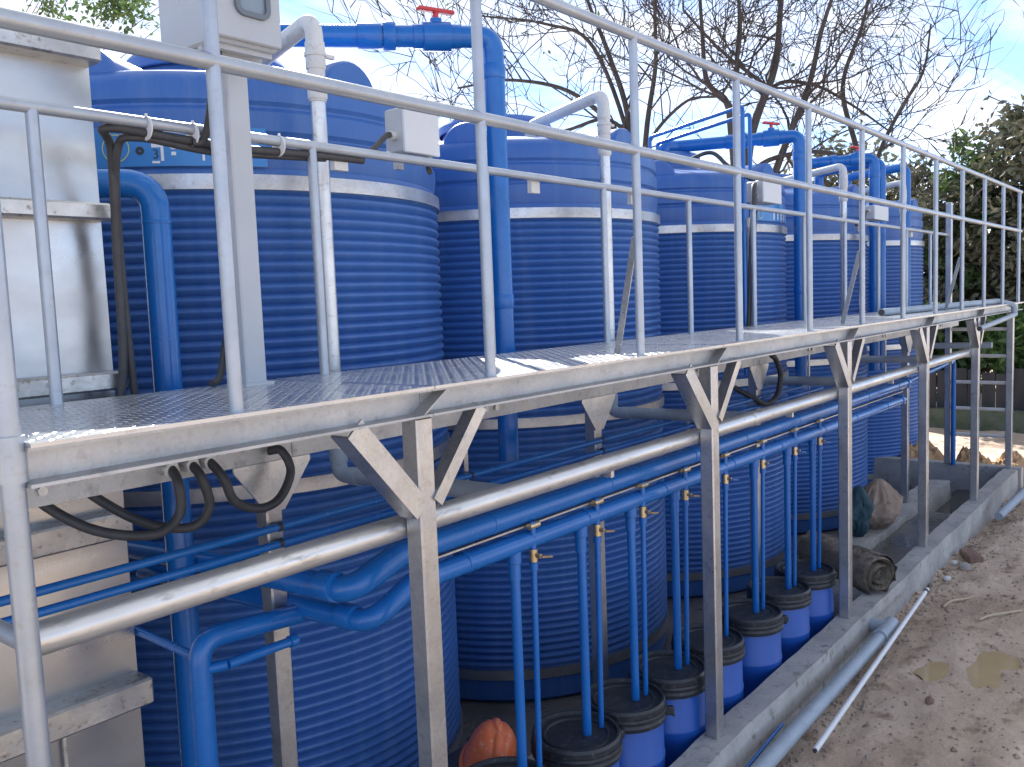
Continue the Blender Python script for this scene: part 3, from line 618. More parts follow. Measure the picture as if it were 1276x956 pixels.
# ================================================================ ELECTRICAL
cb = thing('control_cabinet', 'pale grey control cabinet with a small window on a square post', 'cabinet', (1.40, 2.06, 0), None)
part('stand_post', MB().box((1.432, 2.075, .43), (.066, .062, .862), bev=.004), 'enclosure', cb)
part('stand_foot', MB().box((1.432, 2.075, .004), (.09, .09, .008)), 'enclosure', cb)
cx0, cx1, cy0, cy1, cz = 1.292, 1.478, 1.925, 2.17, .862
part('housing', MB().box(((cx0 + cx1) / 2, (cy0 + cy1) / 2, cz + .17), (cx1 - cx0, cy1 - cy0, .34), bev=.006), 'enclosure', cb)
door = part('door', MB().box(((cx0 + cx1) / 2, cy0 - .008, cz + .175), (cx1 - cx0 + .004, .016, .335), bev=.004), 'enclosure', cb)
def rrect(cx, cz_, w, h, r, y0, y1, hole=None, n=5):
    def ring(w, h, r): return [(cx + sx * (w / 2 - r) + r * math.cos(t), cz_ + sz * (h / 2 - r) + r * math.sin(t)) for (sx, sz, a) in ((1, 1, 0), (-1, 1, 90), (-1, -1, 180), (1, -1, 270)) for t in [R_(a + 90 * k / n) for k in range(n + 1)]]
    o = ring(w, h, r); m = len(o)
    if hole:
        i = ring(w - 2 * hole, h - 2 * hole, max(.004, r - hole)); V = [(a, y1, b) for a, b in o] + [(a, y0, b) for a, b in o] + [(a, y0, b) for a, b in i] + [(a, y1, b) for a, b in i]
        F = [(q * m + k, q * m + (k + 1) % m, (q + 1) * m + (k + 1) % m, (q + 1) * m + k) for q in range(3) for k in range(m)]
    else:
        V = [(a, y1, b) for a, b in o] + [(a, y0, b) for a, b in o]; F = [(k, (k + 1) % m, m + (k + 1) % m, m + k) for k in range(m)] + [tuple(range(m, 2 * m))]
    return MB().add(V, F)
part('window_pane', rrect(1.392, cz + .155, .085, .16, .018, cy0 - .018, cy0 - .014), 'glass_dark', door)
part('window_seal', rrect(1.392, cz + .155, .102, .178, .026, cy0 - .026, cy0 - .014, .013), 'rubber', door)
for k in range(3): part('vent_rib', MB().box(((cx0 + cx1) / 2, cy0 + .03 + .045 * k, cz - .006), (cx1 - cx0 - .01, .018, .012)), 'enclosure', cb)
def junction(label, x0, x1, z0, z1, y0, y1, cables):
    jb = thing('junction_box', label, 'junction box', ((x0 + x1) / 2, y1, z0), 'white junction boxes on the inner rail')
    part('housing', MB().box(((x0 + x1) / 2, (y0 + y1) / 2 + .01, (z0 + z1) / 2), (x1 - x0, y1 - y0, z1 - z0), bev=.006), 'enclosure', jb)
    part('cover', MB().box(((x0 + x1) / 2, y0 + .006, (z0 + z1) / 2), (x1 - x0 + .005, .014, z1 - z0 + .005), bev=.005), 'box_white', jb)
    part('bracket', MB().box((x0 + .03, y1 - .02, z0 - .02), (.03, .02, .06)), 'galv', jb)
    for c in cables: part('cable', MB().tube(curve(c), .010 if len(c) < 5 else .0155, 10), 'cable', jb); part('gland', MB().tube([Vector(c[0]), Vector(c[0]) + (Vector(c[1]) - Vector(c[0])).normalized() * .03], .0165, 10), 'cream_pvc', jb)
    return jb
junction('white junction box on the inner rail at the right of the nearest tank', 2.15, 2.315, .715, .865, 2.15, 2.24, [[(2.15, 2.2, .775), (2.10, 2.19, .765), (2.02, 2.17, .71), (1.95, 2.16, .675)], [(2.30, 2.2, .715), (2.31, 2.2, .67), (2.29, 2.18, .665)]])
junction('white junction box above the black cables at the third tank', 5.13, 5.40, .735, .86, 2.15, 2.25, [[(5.13, 2.2, .84), (5.08, 2.19, .82), (5.03, 2.17, .72), (4.99, 2.17, .5), (4.95, 2.17, .1), (4.94, 2.19, -.25)], [(5.13, 2.2, .77), (5.09, 2.19, .76), (5.05, 2.175, .66), (5.02, 2.175, .45), (4.98, 2.175, .1), (4.96, 2.195, -.25)]])
junction('white junction box at the fourth tank, near the far end of the row', 7.30, 7.66, .735, .842, 2.15, 2.25, [[(7.30, 2.2, .80), (7.2, 2.19, .78), (7.1, 2.18, .68), (6.9, 2.17, .67)]])
def cable(name, label, pts, r, base, extra=None):
    t = thing(name, label, 'cable', base, None); part('sheath', MB().tube(curve(pts), r, 10), 'cable', t); return t
cb1 = cable('cable', 'black cable bundle tied under the inner rail by the control cabinet', [(1.10, 2.30, -.20), (1.175, 2.28, .02), (1.185, 2.27, .38), (1.165, 2.22, .62), (1.12, 2.15, .662), (1.30, 2.14, .657), (1.5, 2.138, .652), (1.75, 2.14, .660), (1.95, 2.145, .664)], .0115, (1.3, 2.2, .6))
part('second_sheath', MB().tube(curve([(1.22, 2.29, -.15), (1.205, 2.285, .1), (1.195, 2.275, .45), (1.17, 2.2, .62), (1.20, 2.155, .650), (1.40, 2.15, .636), (1.6, 2.15, .645), (1.8, 2.15, .656)]), .0105, 10), 'cable', cb1)
for x in (1.215, 1.345, 1.62): part('zip_tie', MB().tube([(x, 2.137, .672), (x + .003, 2.137, .672)], .0305, 14).box((x, 2.13, .703), (.005, .006, .008)), 'zip_white', cb1)
cable('cable', 'two black leads dropping from the control cabinet', [(1.335, 1.98, .858), (1.335, 1.985, .82), (1.345, 2.03, .77), (1.36, 2.08, .70), (1.365, 2.12, .655), (1.34, 2.13, .65)], .010, (1.36, 2.0, .7))
cable('cable', 'black cable coming off the stand foot onto the deck', [(1.41, 2.13, .16), (1.405, 2.155, .08), (1.385, 2.15, .022), (1.35, 2.135, .010)], .010, (1.38, 2.1, .0))
for k, (x, pts) in enumerate(((1.168, [(1.165, 2.02, -.225), (1.16, 2.02, -.30), (1.09, 2.03, -.335), (.97, 2.10, -.30), (.88, 2.20, -.20), (.86, 2.26, -.08)]), (1.226, [(1.23, 2.02, -.22), (1.245, 2.02, -.30), (1.20, 2.05, -.345), (1.10, 2.12, -.31), (1.0, 2.22, -.20), (.97, 2.27, -.08)]),
                             (1.277, [(1.29, 2.015, -.23), (1.315, 2.01, -.295), (1.385, 2.005, -.328), (1.455, 2.01, -.315), (1.505, 2.02, -.25), (1.497, 2.045, -.192), (1.48, 2.08, -.192)]))):
    t = thing('conduit', ('left black hose looping under the walkway beam', 'middle black hose looping under the walkway beam', 'right black hose looping past the inner column head')[k], 'hose', (x, 2.06, -.19), 'black hoses under the walkway')
    part('hose', MB().tube(curve([(x, 2.09, -.188), (x, 2.055, -.188)] + pts), .0125, 12), 'cable', t)
    part('gland', MB().tube([(x, 2.096, -.188), (x, 2.056, -.188)], .0185, 14), 'stainless_rib', t)
    part('gland_nut', MB().tube([(x, 2.064, -.188), (x, 2.048, -.188)], .0205, 6), 'cream_pvc', t)
cable('conduit', 'black hose loop under the walkway at the third tank', [(4.93, 2.09, -.10), (4.95, 2.04, -.17), (4.99, 2.03, -.20), (5.06, 2.03, -.30), (5.02, 2.04, -.42), (4.88, 2.05, -.45), (4.76, 2.08, -.40), (4.70, 2.16, -.34)], .016, (4.9, 2.06, -.2))
cable('cable', 'pair of black cables draped over the dome of the third tank', [(5.62, 2.95, 1.10), (5.72, 2.78, 1.165), (5.66, 2.62, 1.05), (5.50, 2.40, .93), (5.32, 2.24, .862)], .014, (5.6, 2.6, 1.0))

# ================================================================ LOOSE THINGS
# person crouching between tank and drums
pe = thing('person', 'person in an orange hard hat crouching between the nearest drums and the tanks', 'person', (2.42, 2.36, FLOOR), None)
hx, hy, hz = 2.40, 2.07, -1.50
me = bpy.data.meshes.new('body')
J = {'pel': (2.50, 2.38, -1.80), 'belly': (2.48, 2.32, -1.70), 'chest': (2.45, 2.22, -1.60), 'neck': (2.42, 2.13, -1.545), 'head': (2.40, 2.085, -1.475), 'top': (2.40, 2.06, -1.41),
     'hL': (2.40, 2.40, -1.81), 'kL': (2.30, 2.24, -1.66), 'aL': (2.34, 2.34, -1.92), 'tL': (2.29, 2.25, -1.945), 'hR': (2.60, 2.38, -1.81), 'kR': (2.64, 2.26, -1.66), 'aR': (2.64, 2.36, -1.92), 'tR': (2.67, 2.26, -1.945),
     'sL': (2.32, 2.20, -1.60), 'eL': (2.26, 2.26, -1.76), 'wL': (2.34, 2.25, -1.87), 'sR': (2.58, 2.22, -1.60), 'eR': (2.62, 2.24, -1.76), 'wR': (2.52, 2.26, -1.87)}
Rr = {'pel': .12, 'belly': .12, 'chest': .13, 'neck': .055, 'head': .085, 'top': .07, 'hL': .085, 'kL': .06, 'aL': .045, 'tL': .035, 'hR': .085, 'kR': .06, 'aR': .045, 'tR': .035, 'sL': .06, 'eL': .043, 'wL': .03, 'sR': .06, 'eR': .043, 'wR': .03}
ks = list(J); E_ = [('pel', 'belly'), ('belly', 'chest'), ('chest', 'neck'), ('neck', 'head'), ('head', 'top'), ('pel', 'hL'), ('hL', 'kL'), ('kL', 'aL'), ('aL', 'tL'), ('pel', 'hR'), ('hR', 'kR'), ('kR', 'aR'), ('aR', 'tR'), ('chest', 'sL'), ('sL', 'eL'), ('eL', 'wL'), ('chest', 'sR'), ('sR', 'eR'), ('eR', 'wR')]
me.from_pydata([Vector(J[k]) - Vector(pe['_b']) for k in ks], [(ks.index(a), ks.index(b)) for a, b in E_], [])
po = bpy.data.objects.new('body', me); COL.objects.link(po); po.parent = pe; po['_b'] = list(pe['_b'])
sm = po.modifiers.new('skin', 'SKIN'); po.modifiers.new('smooth', 'SUBSURF').levels = 2; po.modifiers['smooth'].render_levels = 2
for i, k in enumerate(ks): me.skin_vertices[0].data[i].radius = (Rr[k], Rr[k]); me.skin_vertices[0].data[i].use_root = (k == 'pel')
me.materials.append(MATS['cloth'])
hc = Vector((2.335, 2.06, -1.495)); HM = Matrix.Rotation(R_(-50), 3, 'Z') @ Matrix.Rotation(R_(20), 3, 'X') @ Matrix.Rotation(R_(14), 3, 'Y')
V = []; F = []; n = 120; rows = [(max(.001, math.cos(u * math.pi / 2) ** .62), math.sin(u * math.pi / 2)) for u in [i / 20 for i in range(21)]]
for (r, h) in rows:
    for k in range(n):
        t = 2 * math.pi * k / n; x, y = .098 * r * math.cos(t), .125 * r * math.sin(t); z = .165 * h
        z += (.006 * math.exp(-(x / .012) ** 4) - .005 * math.exp(-((abs(x) - .019) / .005) ** 2)) * min(1, max(0, h - .45) * 5)
        V.append(hc + HM @ Vector((x, y, z)))
for j in range(len(rows) - 1):
    for k in range(n): k2 = (k + 1) % n; F.append((j * n + k, j * n + k2, (j + 1) * n + k2, (j + 1) * n + k))
ht = part('hard_hat', MB().add(V, F), 'hat', pe, 60)
V = []; F = []
for (s, z) in ((1.0, .004), (1.10, -.004), (1.11, -.010), (1.0, -.006)):
    for k in range(n):
        t = 2 * math.pi * k / n; pk = 1 + .22 * max(0, -math.sin(t)) ** 2 * (s > 1.05); V.append(hc + HM @ Vector((.100 * s * math.cos(t), .125 * s * pk * math.sin(t), z)))
for j in range(4):
    for k in range(n): k2 = (k + 1) % n; F.append((j * n + k, j * n + k2, ((j + 1) % 4) * n + k2, ((j + 1) % 4) * n + k))
part('brim', MB().add(V, F), 'hat', ht, 60)
# pipes lying on the soil
gp = thing('ground_pipe', 'grey blue plastic pipe with tee lying along the foot of the kerb', 'pipe', (4.2, 1.40, G + .05), None)
part('barrel', MB().tube([(2.6, 1.385, G + .055), (4.9, 1.40, G + .062)], .034, 18), 'grey_pvc', gp)
part('tee', MB().tube([(4.84, 1.40, G + .062), (5.08, 1.405, G + .064)], .041, 18).tube([(4.98, 1.40, G + .063), (5.0, 1.50, G + .068)], .039, 18), 'grey_pvc', gp)
part('joint_ring', MB().tube([(4.83, 1.40, G + .062), (4.85, 1.40, G + .062)], .044, 18), 'grey_pvc', gp)
wp = thing('ground_pipe', 'long thin white plastic pipe lying on the soil', 'pipe', (4.7, 1.34, G + .05), None)
part('barrel', MB().tube([(3.50, 1.272, G + .045), (5.72, 1.372, G + .085)], .0125, 14), 'white_pvc', wp)
part('end_collar', MB().tube([(5.66, 1.369, G + .084), (5.69, 1.371, G + .084)], .0145, 12), 'cable', wp)
part('bore_shade_disc', MB().tube([(3.497, 1.272, G + .045), (3.494, 1.272, G + .045)], .010, 12), 'cable', wp)  # black disc paints the shade inside the open end
gp2 = thing('ground_pipe', 'grey pipe propped on the soil at the right edge by the end of the kerb', 'pipe', (8.6, 1.4, G), None)
part('barrel', MB().tube([(7.95, 1.37, G + .06), (8.9, 1.22, G + .22)], .035, 16), 'grey_pvc', gp2)
solo('pipe_offcut', MB().tube([(3.18, 1.445, G + .045), (3.62, 1.462, G + .055)], .008, 10), 'pipe_blue', (3.4, 1.45, G), 'thin light blue pipe offcut lying at the foot of the kerb', 'pipe')
# burlap roll
rl = thing('burlap_roll', 'rolled brown burlap mat lying across the kerb by the third column', 'roll', (5.35, 1.75, CURB), None)
RC = Vector((5.30, 1.53, CURB + .112)); RA = Vector((.52, .854, 0)); RS = Vector((.854, -.52, 0)); mb = MB(); rows = 26; n = 46; V = []; F = []
for j in range(rows + 1):
    y = 1.50 + .62 * j / rows
    for k in range(n):
        t = 2 * math.pi * k / n; r = .120 + .026 * nz3(math.cos(t) * 2, math.sin(t) * 2, y * 4) + .014 * nz3(math.cos(t) * 6, math.sin(t) * 6, y * 9)
        V.append(RC + RA * (y - 1.5) + RS * (r * math.cos(t)) + Vector((0, 0, r * math.sin(t))))
for j in range(rows):
    for k in range(n): k2 = (k + 1) % n; F.append((j * n + k, j * n + k2, (j + 1) * n + k2, (j + 1) * n + k))
part('outer_wrap', MB().add(V, F), 'burlap', rl, 70)
V = []; F = []; m = 150
for k in range(m):
    u = k / (m - 1); t = u * 5.2 * math.pi; r = .012 + .105 * u + .020 * nz3(u * 9, 3, 1); w = .013 + .006 * nz3(u * 20, 5, 5)
    for (dr, y) in ((-w, 1.60), (-w * .8, 1.507), (0, 1.485 + .03 * nz3(u * 14, 1, 1)), (w * .8, 1.507), (w, 1.60)):
        V.append(RC + RA * (y - 1.5) + RS * ((r + dr) * math.cos(t)) + Vector((0, 0, (r + dr) * math.sin(t))))
for k in range(m - 1):
    for q in range(4): F.append((k * 5 + q, k * 5 + q + 1, (k + 1) * 5 + q + 1, (k + 1) * 5 + q))
part('coiled_end', MB().add(V, F), 'burlap', rl, 70)
# sacks
def sack(name, label, c, d, m, seed, knot=True):
    V = []; F = []; n, rows = 72, 40
    for j in range(rows + 1):
        u = j / rows; prof = math.sin(min(1, u * 1.9 + .35) * math.pi / 2) * (1 if u < .62 else 1 - .80 * ((u - .62) / .38) ** 1.3)
        for k in range(n):
            t = 2 * math.pi * k / n; w = 1 + .22 * nz3(math.cos(t) * 1.7, math.sin(t) * 1.7, u * 3 + seed) - .16 * abs(nz3(math.cos(t) * 3, math.sin(t) * 3, u * 5 + seed)) - .12 * abs(nz3(math.cos(t) * 6, math.sin(t) * 6, u * 9 + seed)) + (.10 * nz3(math.cos(t) * 9, math.sin(t) * 9, seed) if u > .6 else 0)
            V.append(Vector(c) + Vector((d[0] / 2 * prof * w * math.cos(t) + .10 * u * u, d[1] / 2 * prof * w * math.sin(t), d[2] * u)))
    for j in range(rows):
        for k in range(n): k2 = (k + 1) % n; F.append((j * n + k, j * n + k2, (j + 1) * n + k2, (j + 1) * n + k))
    F.append(tuple(rows * n + k for k in range(n))); F.append(tuple(range(n - 1, -1, -1)))
    return solo(name, MB().add(V, F), m, c, label, 'sack', 'sacks by the far tanks', smooth=70)
sack('sack', 'crumpled beige sack slumped on the inner kerb by the fourth tank', (7.12, 2.10, -1.692), (.48, .34, .36), 'sack_beige', 1.3)
sack('sack', 'dark teal sack behind the third column, leaning on the beige sack', (6.80, 2.15, -1.692), (.26, .24, .36), 'sack_teal', 8.1)
# rubble
def rock(c, s, seed, flat=.7):
    import bmesh
    bm = bmesh.new(); bmesh.ops.create_icosphere(bm, subdivisions=2, radius=1)
    V = [Vector(c) + Vector((v.co.x * s * (1 + .4 * nz3(v.co.x * 1.3, v.co.y * 1.3, seed)), v.co.y * s * (1 + .4 * nz3(v.co.y, v.co.z, seed + 2)), v.co.z * s * flat * (1 + .35 * nz3(v.co.x * 2, v.co.z, seed + 5)))) for v in bm.verts]
    
    rr_ = random.Random(int(seed * 10) + 1); pl_ = [Vector((rr_.gauss(0, 1), rr_.gauss(0, 1), rr_.gauss(0, 1))).normalized() for _ in range(9)]; V = []
    for v in bm.verts:
        k_ = min([1.0] + [.72 / max(.72, v.co.dot(p)) for p in pl_]); q_ = v.co * k_; V.append(Vector(c) + Vector((q_.x * s * 1.15, q_.y * s * .85, q_.z * s * flat)))
    bm.verts.index_update(); F = [tuple(v.index for v in f.verts) for f in bm.faces]; bm.free(); return MB().add(V, F)
br = MB().box((6.9, 1.36, ground_z(6.9, 1.36) + .025), (.22, .10, .06), Matrix.Rotation(.5, 3, 'Z'), bev=.008)
solo('broken_brick', br, 'brick', (6.9, 1.36, G), 'broken brown brick lying in the rubble by the kerb', 'brick')
for k, (x, y, s, m, l) in enumerate(((6.35, 1.40, .030, 'white_stone', 'small white stone nearest the third column at the foot of the kerb'), (6.75, 1.44, .036, 'white_stone', 'upright white stone fragment beside the dark rock'), (6.68, 1.36, .055, 'stone', 'dark rounded rock at the foot of the kerb'),
                                     (7.15, 1.45, .028, 'white_stone', 'small white stone behind the broken brick'), (6.2, 1.46, .028, 'stone', 'small grey stone touching the kerb foot'), (5.1, .70, .055, 'white_stone', 'white stone at the right edge by the puddle'),
                                     (4.32, 1.02, .028, 'brick', 'small reddish stone on the open soil near the puddle'))):
    z = ground_z(x, y); solo('stone', rock((x, y, z + s * .3), s, k * 3.7), m, (x, y, z), l, 'stone', 'loose stones on the soil', smooth=25)
mb = MB(); rnd = random.Random(3)
for k in range(4200):
    if k < 1800: x, y = rnd.uniform(2.5, 9.6), 1.485 - abs(rnd.gauss(0, .10))
    else: x, y = rnd.uniform(2.6, 9.5), rnd.uniform(.3, 1.45)
    s = rnd.uniform(.003, .011) * (1.9 if rnd.random() < .10 else 1); z = ground_z(x, y)
    P = [Vector((x + s * rnd.uniform(.7, 1.3) * a, y + s * rnd.uniform(.7, 1.3) * b, z + s * .8 * c_)) for a, b, c_ in ((1, 0, 0), (-1, 0, 0), (0, 1, 0), (0, -1, 0), (0, 0, 1), (0, 0, -1))]
    mb.add(P, [(0, 2, 4), (2, 1, 4), (1, 3, 4), (3, 0, 4), (2, 0, 5), (1, 2, 5), (3, 1, 5), (0, 3, 5)])
solo('gravel', mb, 'clod', (5, 1.2, G), 'loose gravel and crumbs of soil along the kerb', 'gravel', kind='stuff', smooth=0)
for k, (p, q, l) in enumerate((((5.72, 1.28, 0), (5.95, 1.16, 0), 'pale stick lying right of the white pipe end'), ((5.55, 1.05, 0), (5.78, .88, 0), 'pale bent straw stalk on the open soil'))):
    pts = curve([(p[0] + (q[0] - p[0]) * u, p[1] + (q[1] - p[1]) * u + .015 * math.sin(u * 5), ground_z(p[0] + (q[0] - p[0]) * u, p[1] + (q[1] - p[1]) * u) + .012) for u in (0, .35, .7, 1)])
    solo('stick', MB().tube(pts, .007, 6), 'straw', (p[0], p[1], G), l, 'stick', 'sticks on the soil')
# orange soil heaps at the far end
for k, (x, y, rx, ry, h, l) in enumerate(((10.2, 2.62, .50, .42, .26, 'larger orange soil heap just right of the last tank'), (10.25, 2.02, .34, .26, .15, 'low orange soil heap behind the end kerb'), (10.3, 1.66, .34, .24, .16, 'orange soil heap at the foot of the end post'))):
    V = []; F = []; n, m = 44, 16
    for j in range(m + 1):
        r = 1 - j / m
        for i in range(n):
            t = 2 * math.pi * i / n; px_, py_ = x + rx * r * math.cos(t), y + ry * r * math.sin(t); hh = h * (1 - r * r) * (1 + .7 * nz3(px_ * 5, py_ * 5, k)) + .07 * (1 - r ** 4) * nz3(px_ * 13, py_ * 13, k) + .08 * (1 - r ** 4) * abs(nz3(px_ * 30, py_ * 30, 4))
            V.append((px_, py_, G - .02 + hh))
    for j in range(m):
        for i in range(n): i2 = (i + 1) % n; F.append((j * n + i, j * n + i2, (j + 1) * n + i2, (j + 1) * n + i))
    solo('soil_heap', MB().add(V, F), 'orange_soil', (x, y, G), l, 'soil heap', 'orange soil heaps at the far end', smooth=25)

# ================================================================ BACKGROUND
wl = solo('low_wall', rough_block(-.9, 6.5, 13.0, 13.2, G - .05, -1.50, .02, 5), 'moss_wall', (13.1, 3, G), 'low mossy wall below the dark plank fence', 'wall')
me = wl.data
for v in me.vertices: x, y = v.co.x, v.co.y; wx, wy = x + 13.1, y + 3; v.co.x, v.co.y = wy - 13.1 , wx - 3
me.flip_normals()
fe = thing('plank_fence', 'dark weathered plank fence behind the far end of the walkway', 'fence', (13.3, 3, G), None)
rnd = random.Random(5); y = -.9
while y < 6.3:
    w = rnd.uniform(.17, .25); h = rnd.uniform(-.06, .04)
    part('plank', MB().box((13.29 + rnd.uniform(-.008, .008), y + w / 2, (-1.78 - .98 + h) / 2), (.022, w - .014, .80 + h), bev=.003), 'dark_wood', fe); y += w
for z in (-1.15, -1.55): part('fence_rail', MB().box((13.33, 2.7, z), (.05, 7.2, .06)), 'dark_wood', fe)

def leaf_quad(mb, c, L, W, rnd):
    d = Vector((rnd.gauss(0, 1), rnd.gauss(0, 1), rnd.gauss(-.25, .7))).normalized(); s = d.orthogonal().normalized(); s = (Matrix.Rotation(rnd.uniform(0, 6.28), 3, d) @ s); nn = d.cross(s)
    mb.add([c, c + d * L * .45 + s * W / 2 + nn * W * .15, c + d * L, c + d * L * .45 - s * W / 2 + nn * W * .15], [(0, 1, 2), (0, 2, 3)])
def grow(mb, p, d, L, r, depth, rnd, tips, up=.15, kink=.25, sides=(8, 6, 5, 4, 3, 3), split=(3, 4), droop=0.0, ang=(.45, .95), shrink=(.55, .8)):
    seg = 5 if depth > 1 else 3; pts = [p]; q = p.copy(); dd = d.normalized()
    for k in range(seg):
        dd = (dd + Vector((rnd.gauss(0, kink), rnd.gauss(0, kink), rnd.gauss(0, kink) + up)) * .55).normalized(); q = q + dd * (L / seg); pts.append(q.copy())
    lvl = max(0, 6 - depth); r1 = r * (.5 if depth else .35)
    mb.tube(pts, [r + (r1 - r) * i / seg for i in range(seg + 1)], sides[min(lvl, 5)], cap=False)
    if depth == 0: tips.append((pts[-1], dd)); return
    for k in range(rnd.randint(*split)):
        u = rnd.uniform(.3, 1.0); i = min(seg - 1, int(u * seg)); b = pts[i].lerp(pts[i + 1], u * seg - i)
        ax = dd.orthogonal().normalized(); ax = Matrix.Rotation(rnd.uniform(0, 6.28), 3, dd) @ ax; nd = Matrix.Rotation(rnd.uniform(*ang), 3, ax) @ dd
        grow(mb, b, nd, L * rnd.uniform(*shrink), max(.009, r * (1 - u * .5) * rnd.uniform(.5, .68)), depth - 1, rnd, tips, up, kink, sides, split, droop, ang, shrink)
    grow(mb, pts[-1], dd, L * .72, r1, depth - 1, rnd, tips, up, kink, sides, split, droop, ang, shrink)
def bare_tree(label, dist, base_px, stems, r0, seed, twigL, depth=3, nb=9):
    rnd = random.Random(seed); b = at(*base_px, dist); root = Vector((b.x, b.y, G - .05))
    t = thing('bare_tree', label, 'tree', (root.x, root.y, G), 'bare trees behind the tanks'); tk = MB(); cr = MB(); tips = []
    fork = Vector((root.x, root.y, b.z)); tk.tube([root, root.lerp(fork, .5) + Vector((.05, .05, 0)), fork], [r0 * 1.35, r0 * 1.1, r0], 12)
    for st in stems:
        ddist = dist + rnd.uniform(-.8, .8); pts = [fork] + [at(px, py, dist + (ddist - dist) * (k + 1) / len(st[1])) for k, (px, py) in enumerate(st[1])]
        pts = curve(pts, 7); n = len(pts); rr = [st[0] * (1 - .72 * i / n) for i in range(n)]; tk.tube(pts, rr, 9, cap=False)
        for k in range(nb + rnd.randint(0, 3)):
            i = rnd.randint(int(n * .25), n - 1); d0_ = (pts[min(i + 1, n - 1)] - pts[max(i - 1, 0)]).normalized(); ax = Matrix.Rotation(rnd.uniform(0, 6.28), 3, d0_) @ d0_.orthogonal().normalized()
            nd = Matrix.Rotation(rnd.uniform(.6, 1.25), 3, ax) @ d0_; nd.z *= .7
            grow(cr, pts[i], nd, twigL * rnd.uniform(.7, 1.25), rr[i] * rnd.uniform(.35, .55), depth, rnd, tips, up=.12, kink=.36, split=(2, 2), ang=(.5, 1.1))
    part('trunk', tk, 'bark', t, 60); part('crown', cr, 'twig', t, 60)
    lf = MB()
    for p, d in tips:
        if rnd.random() < .006:
            for _ in range(4): leaf_quad(lf, p + Vector((rnd.gauss(0, .06), rnd.gauss(0, .06), rnd.gauss(0, .06))), .09, .05, rnd)
    if lf.v: o = part('leaves', lf, 'leaf_green', t, 0); o['kind'] = 'stuff'
bare_tree('large many stemmed bare tree behind the third tank', 13.5, (925, 330), [(.085, [(934, 180), (965, 85), (973, 5), (985, -90)]), (.075, [(950, 260), (975, 190), (1008, 106), (1024, 37), (1050, -40)]),
          (.068, [(912, 170), (905, 127), (881, 101), (875, 40), (868, -70)]), (.055, [(920, 150), (918, 80), (921, 20), (915, -80)]), (.05, [(935, 220), (1000, 190), (1070, 200), (1130, 230)]), (.045, [(930, 200), (960, 112), (1010, 105), (1060, 130), (1110, 165)])], .19, 11, 1.45, 3, 7)
bare_tree('bare tree with slanting stems behind the second tank', 14.5, (795, 330), [(.06, [(785, 160), (759, 69), (732, 0), (710, -80)]), (.055, [(805, 170), (817, 80), (817, 0), (835, -70)]), (.055, [(780, 190), (720, 120), (640, 100), (570, 110)]), (.045, [(800, 210), (760, 150), (690, 165), (600, 150), (540, 130)]), (.045, [(800, 200), (850, 130), (900, 120)]), (.05, [(790, 200), (740, 60), (680, 30), (600, 20)])], .15, 23, 1.45, 3, 6)
bare_tree('slim bare tree between the leafy tree and the large bare tree', 15.5, (1080, 320), [(.06, [(1070, 200), (1050, 110), (1075, 30), (1090, -40)]), (.05, [(1090, 210), (1120, 140), (1150, 90), (1160, 30)])], .10, 31, 1.1, 3, 4)
def leafy_tree(name, label, base, H, crown, seed, m, n_leaf, L, cat='tree', group='leafy trees and bushes beyond the tanks', trunk_r=.10, clumps=34, tight=.30, twig=None):
    rnd = random.Random(seed); t = thing(name, label, cat, (base[0], base[1], G), group); tk = MB(); tips = []
    p0 = Vector((base[0], base[1], G - .05)); c = Vector(crown[0]); rad = Vector(crown[1])
    cl = []
    while len(cl) < clumps:
        v = Vector((rnd.uniform(-1, 1), rnd.uniform(-1, 1), rnd.uniform(-1, 1)))
        if v.length < 1 and v.length > .25: cl.append(c + Vector((v.x * rad.x, v.y * rad.y, v.z * rad.z)))
    fork = p0.lerp(c, .45); tk.tube(curve([p0, p0.lerp(fork, .5) + Vector((.08, .05, 0)), fork], 4), [trunk_r * (1 - .04 * i) for i in range(9)], 10, cap=False)
    for q in (cl if twig is None else cl[::4]): tk.tube(curve([fork, fork.lerp(q, .5) + Vector((rnd.gauss(0, .12), rnd.gauss(0, .12), rnd.gauss(.05, .12))), q], 4), [(trunk_r * .42 if twig is None else twig) * (1 - .10 * i) for i in range(9)], 5, cap=False)
    part('trunk', tk, 'bark', t, 60)
    lf = MB(); sc = (rad.x + rad.y + rad.z) / 3
    for k in range(n_leaf):
        q = cl[k % clumps]; s = sc * tight * (.7 + .6 * ((k % clumps) * 37 % 10) / 10)
        leaf_quad(lf, q + Vector((rnd.gauss(0, s * .5), rnd.gauss(0, s * .5), rnd.gauss(0, s * .42))), L * rnd.uniform(.7, 1.3), L * .45 * rnd.uniform(.8, 1.2), rnd)
    o = part('crown', lf, m, t, 0); o['kind'] = 'stuff'; return t
leafy_tree('leafy_tree', 'tall leafy tree with brownish leaves at the right edge', (14.6, 2.3, 0), 5, ((14.6, 2.1, 1.0), (1.2, .95, 1.75)), 3, 'leaf_dark', 8500, .15, clumps=54, tight=.25)
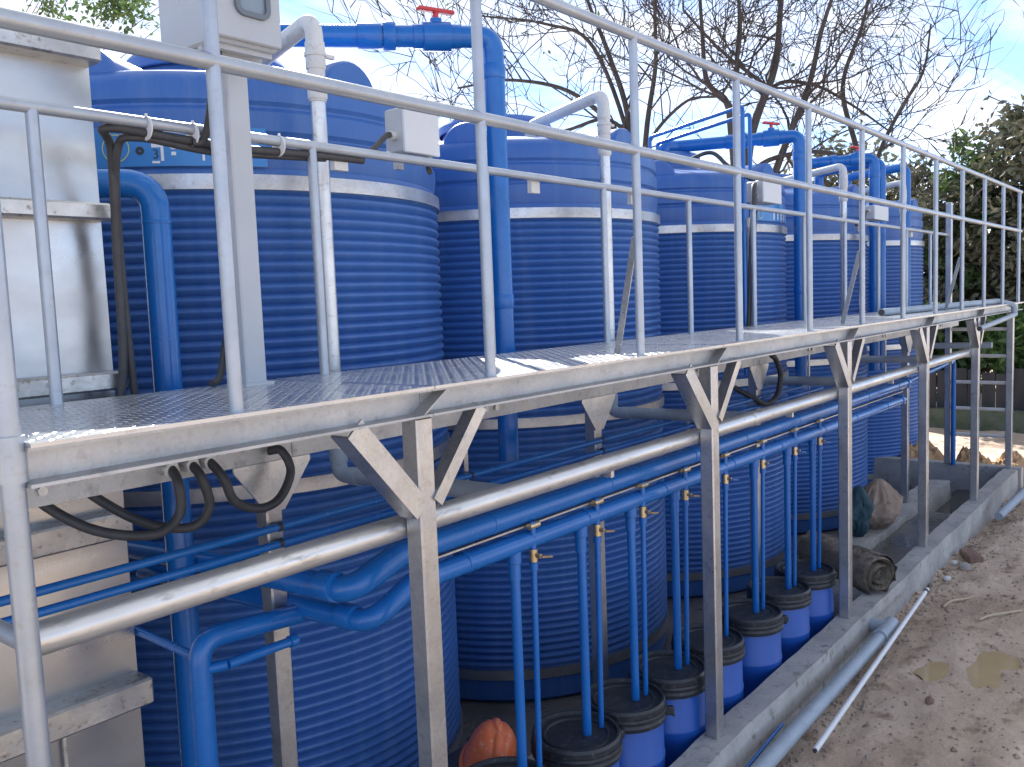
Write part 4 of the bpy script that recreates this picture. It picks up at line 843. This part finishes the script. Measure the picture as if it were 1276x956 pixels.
leafy_tree('leafy_tree', 'leafy tree with olive brown crown right of the last tank', (15.2, 4.0, 0), 4, ((15.2, 4.0, .75), (1.3, 1.15, 1.65)), 9, 'leaf_dark', 8500, .14, clumps=54, tight=.25)
leafy_tree('leafy_tree', 'leafy tree with greyish leaves between the other two at the right edge', (15.4, 3.1, 0), 4, ((15.4, 3.1, .9), (1.2, .9, 1.6)), 19, 'leaf_green', 6500, .14, clumps=48, tight=.25)
leafy_tree('leafy_tree', 'green leafy tree behind the brownish leafy trees', (18.5, 3.6, 0), 4, ((18.5, 3.6, .6), (1.8, 1.8, 1.6)), 14, 'leaf_green', 7000, .17, clumps=40, tight=.34)
leafy_tree('leafy_tree', 'dense dark tree closing the gap behind the last tank', (18.5, 6.2, 0), 4, ((18.5, 6.2, .8), (1.9, 1.9, 2.1)), 15, 'leaf_dark', 7000, .18, clumps=40, tight=.36)
leafy_tree('bush', 'bright green broad leaved bush above the plank fence at the right edge', (13.75, 2.0, 0), 1.5, ((13.75, 2.0, -.75), (.45, .75, .60)), 5, 'leaf_bright', 2600, .17, 'bush', trunk_r=.03, clumps=24, tight=.34)
leafy_tree('bush', 'green bush above the plank fence next to the last tank', (13.9, 3.35, 0), 1.5, ((13.9, 3.35, -.8), (.5, .8, .60)), 6, 'leaf_green', 2600, .15, 'bush', trunk_r=.03, clumps=24, tight=.34)
leafy_tree('bush', 'dark thicket of stems and leaves below the leafy trees', (14.6, 2.9, 0), 1.5, ((14.5, 2.9, -.5), (.5, 1.5, .8)), 8, 'leaf_dark', 4200, .14, 'bush', trunk_r=.04, clumps=36, tight=.28)
q = at(85, -35, 9.0); q0 = at(-330, 0, 9.5)
leafy_tree('leafy_tree', 'leafy tree whose lowest branches hang into the upper left corner', (q0.x, q0.y, 0), 6, ((q.x, q.y, q.z + .12), (1.5, 1.5, .50)), 21, 'leaf_green', 3600, .085, clumps=60, tight=.17, trunk_r=.05, twig=.011)
for o in list(COL.objects):
    if '_b' in o: del o['_b']
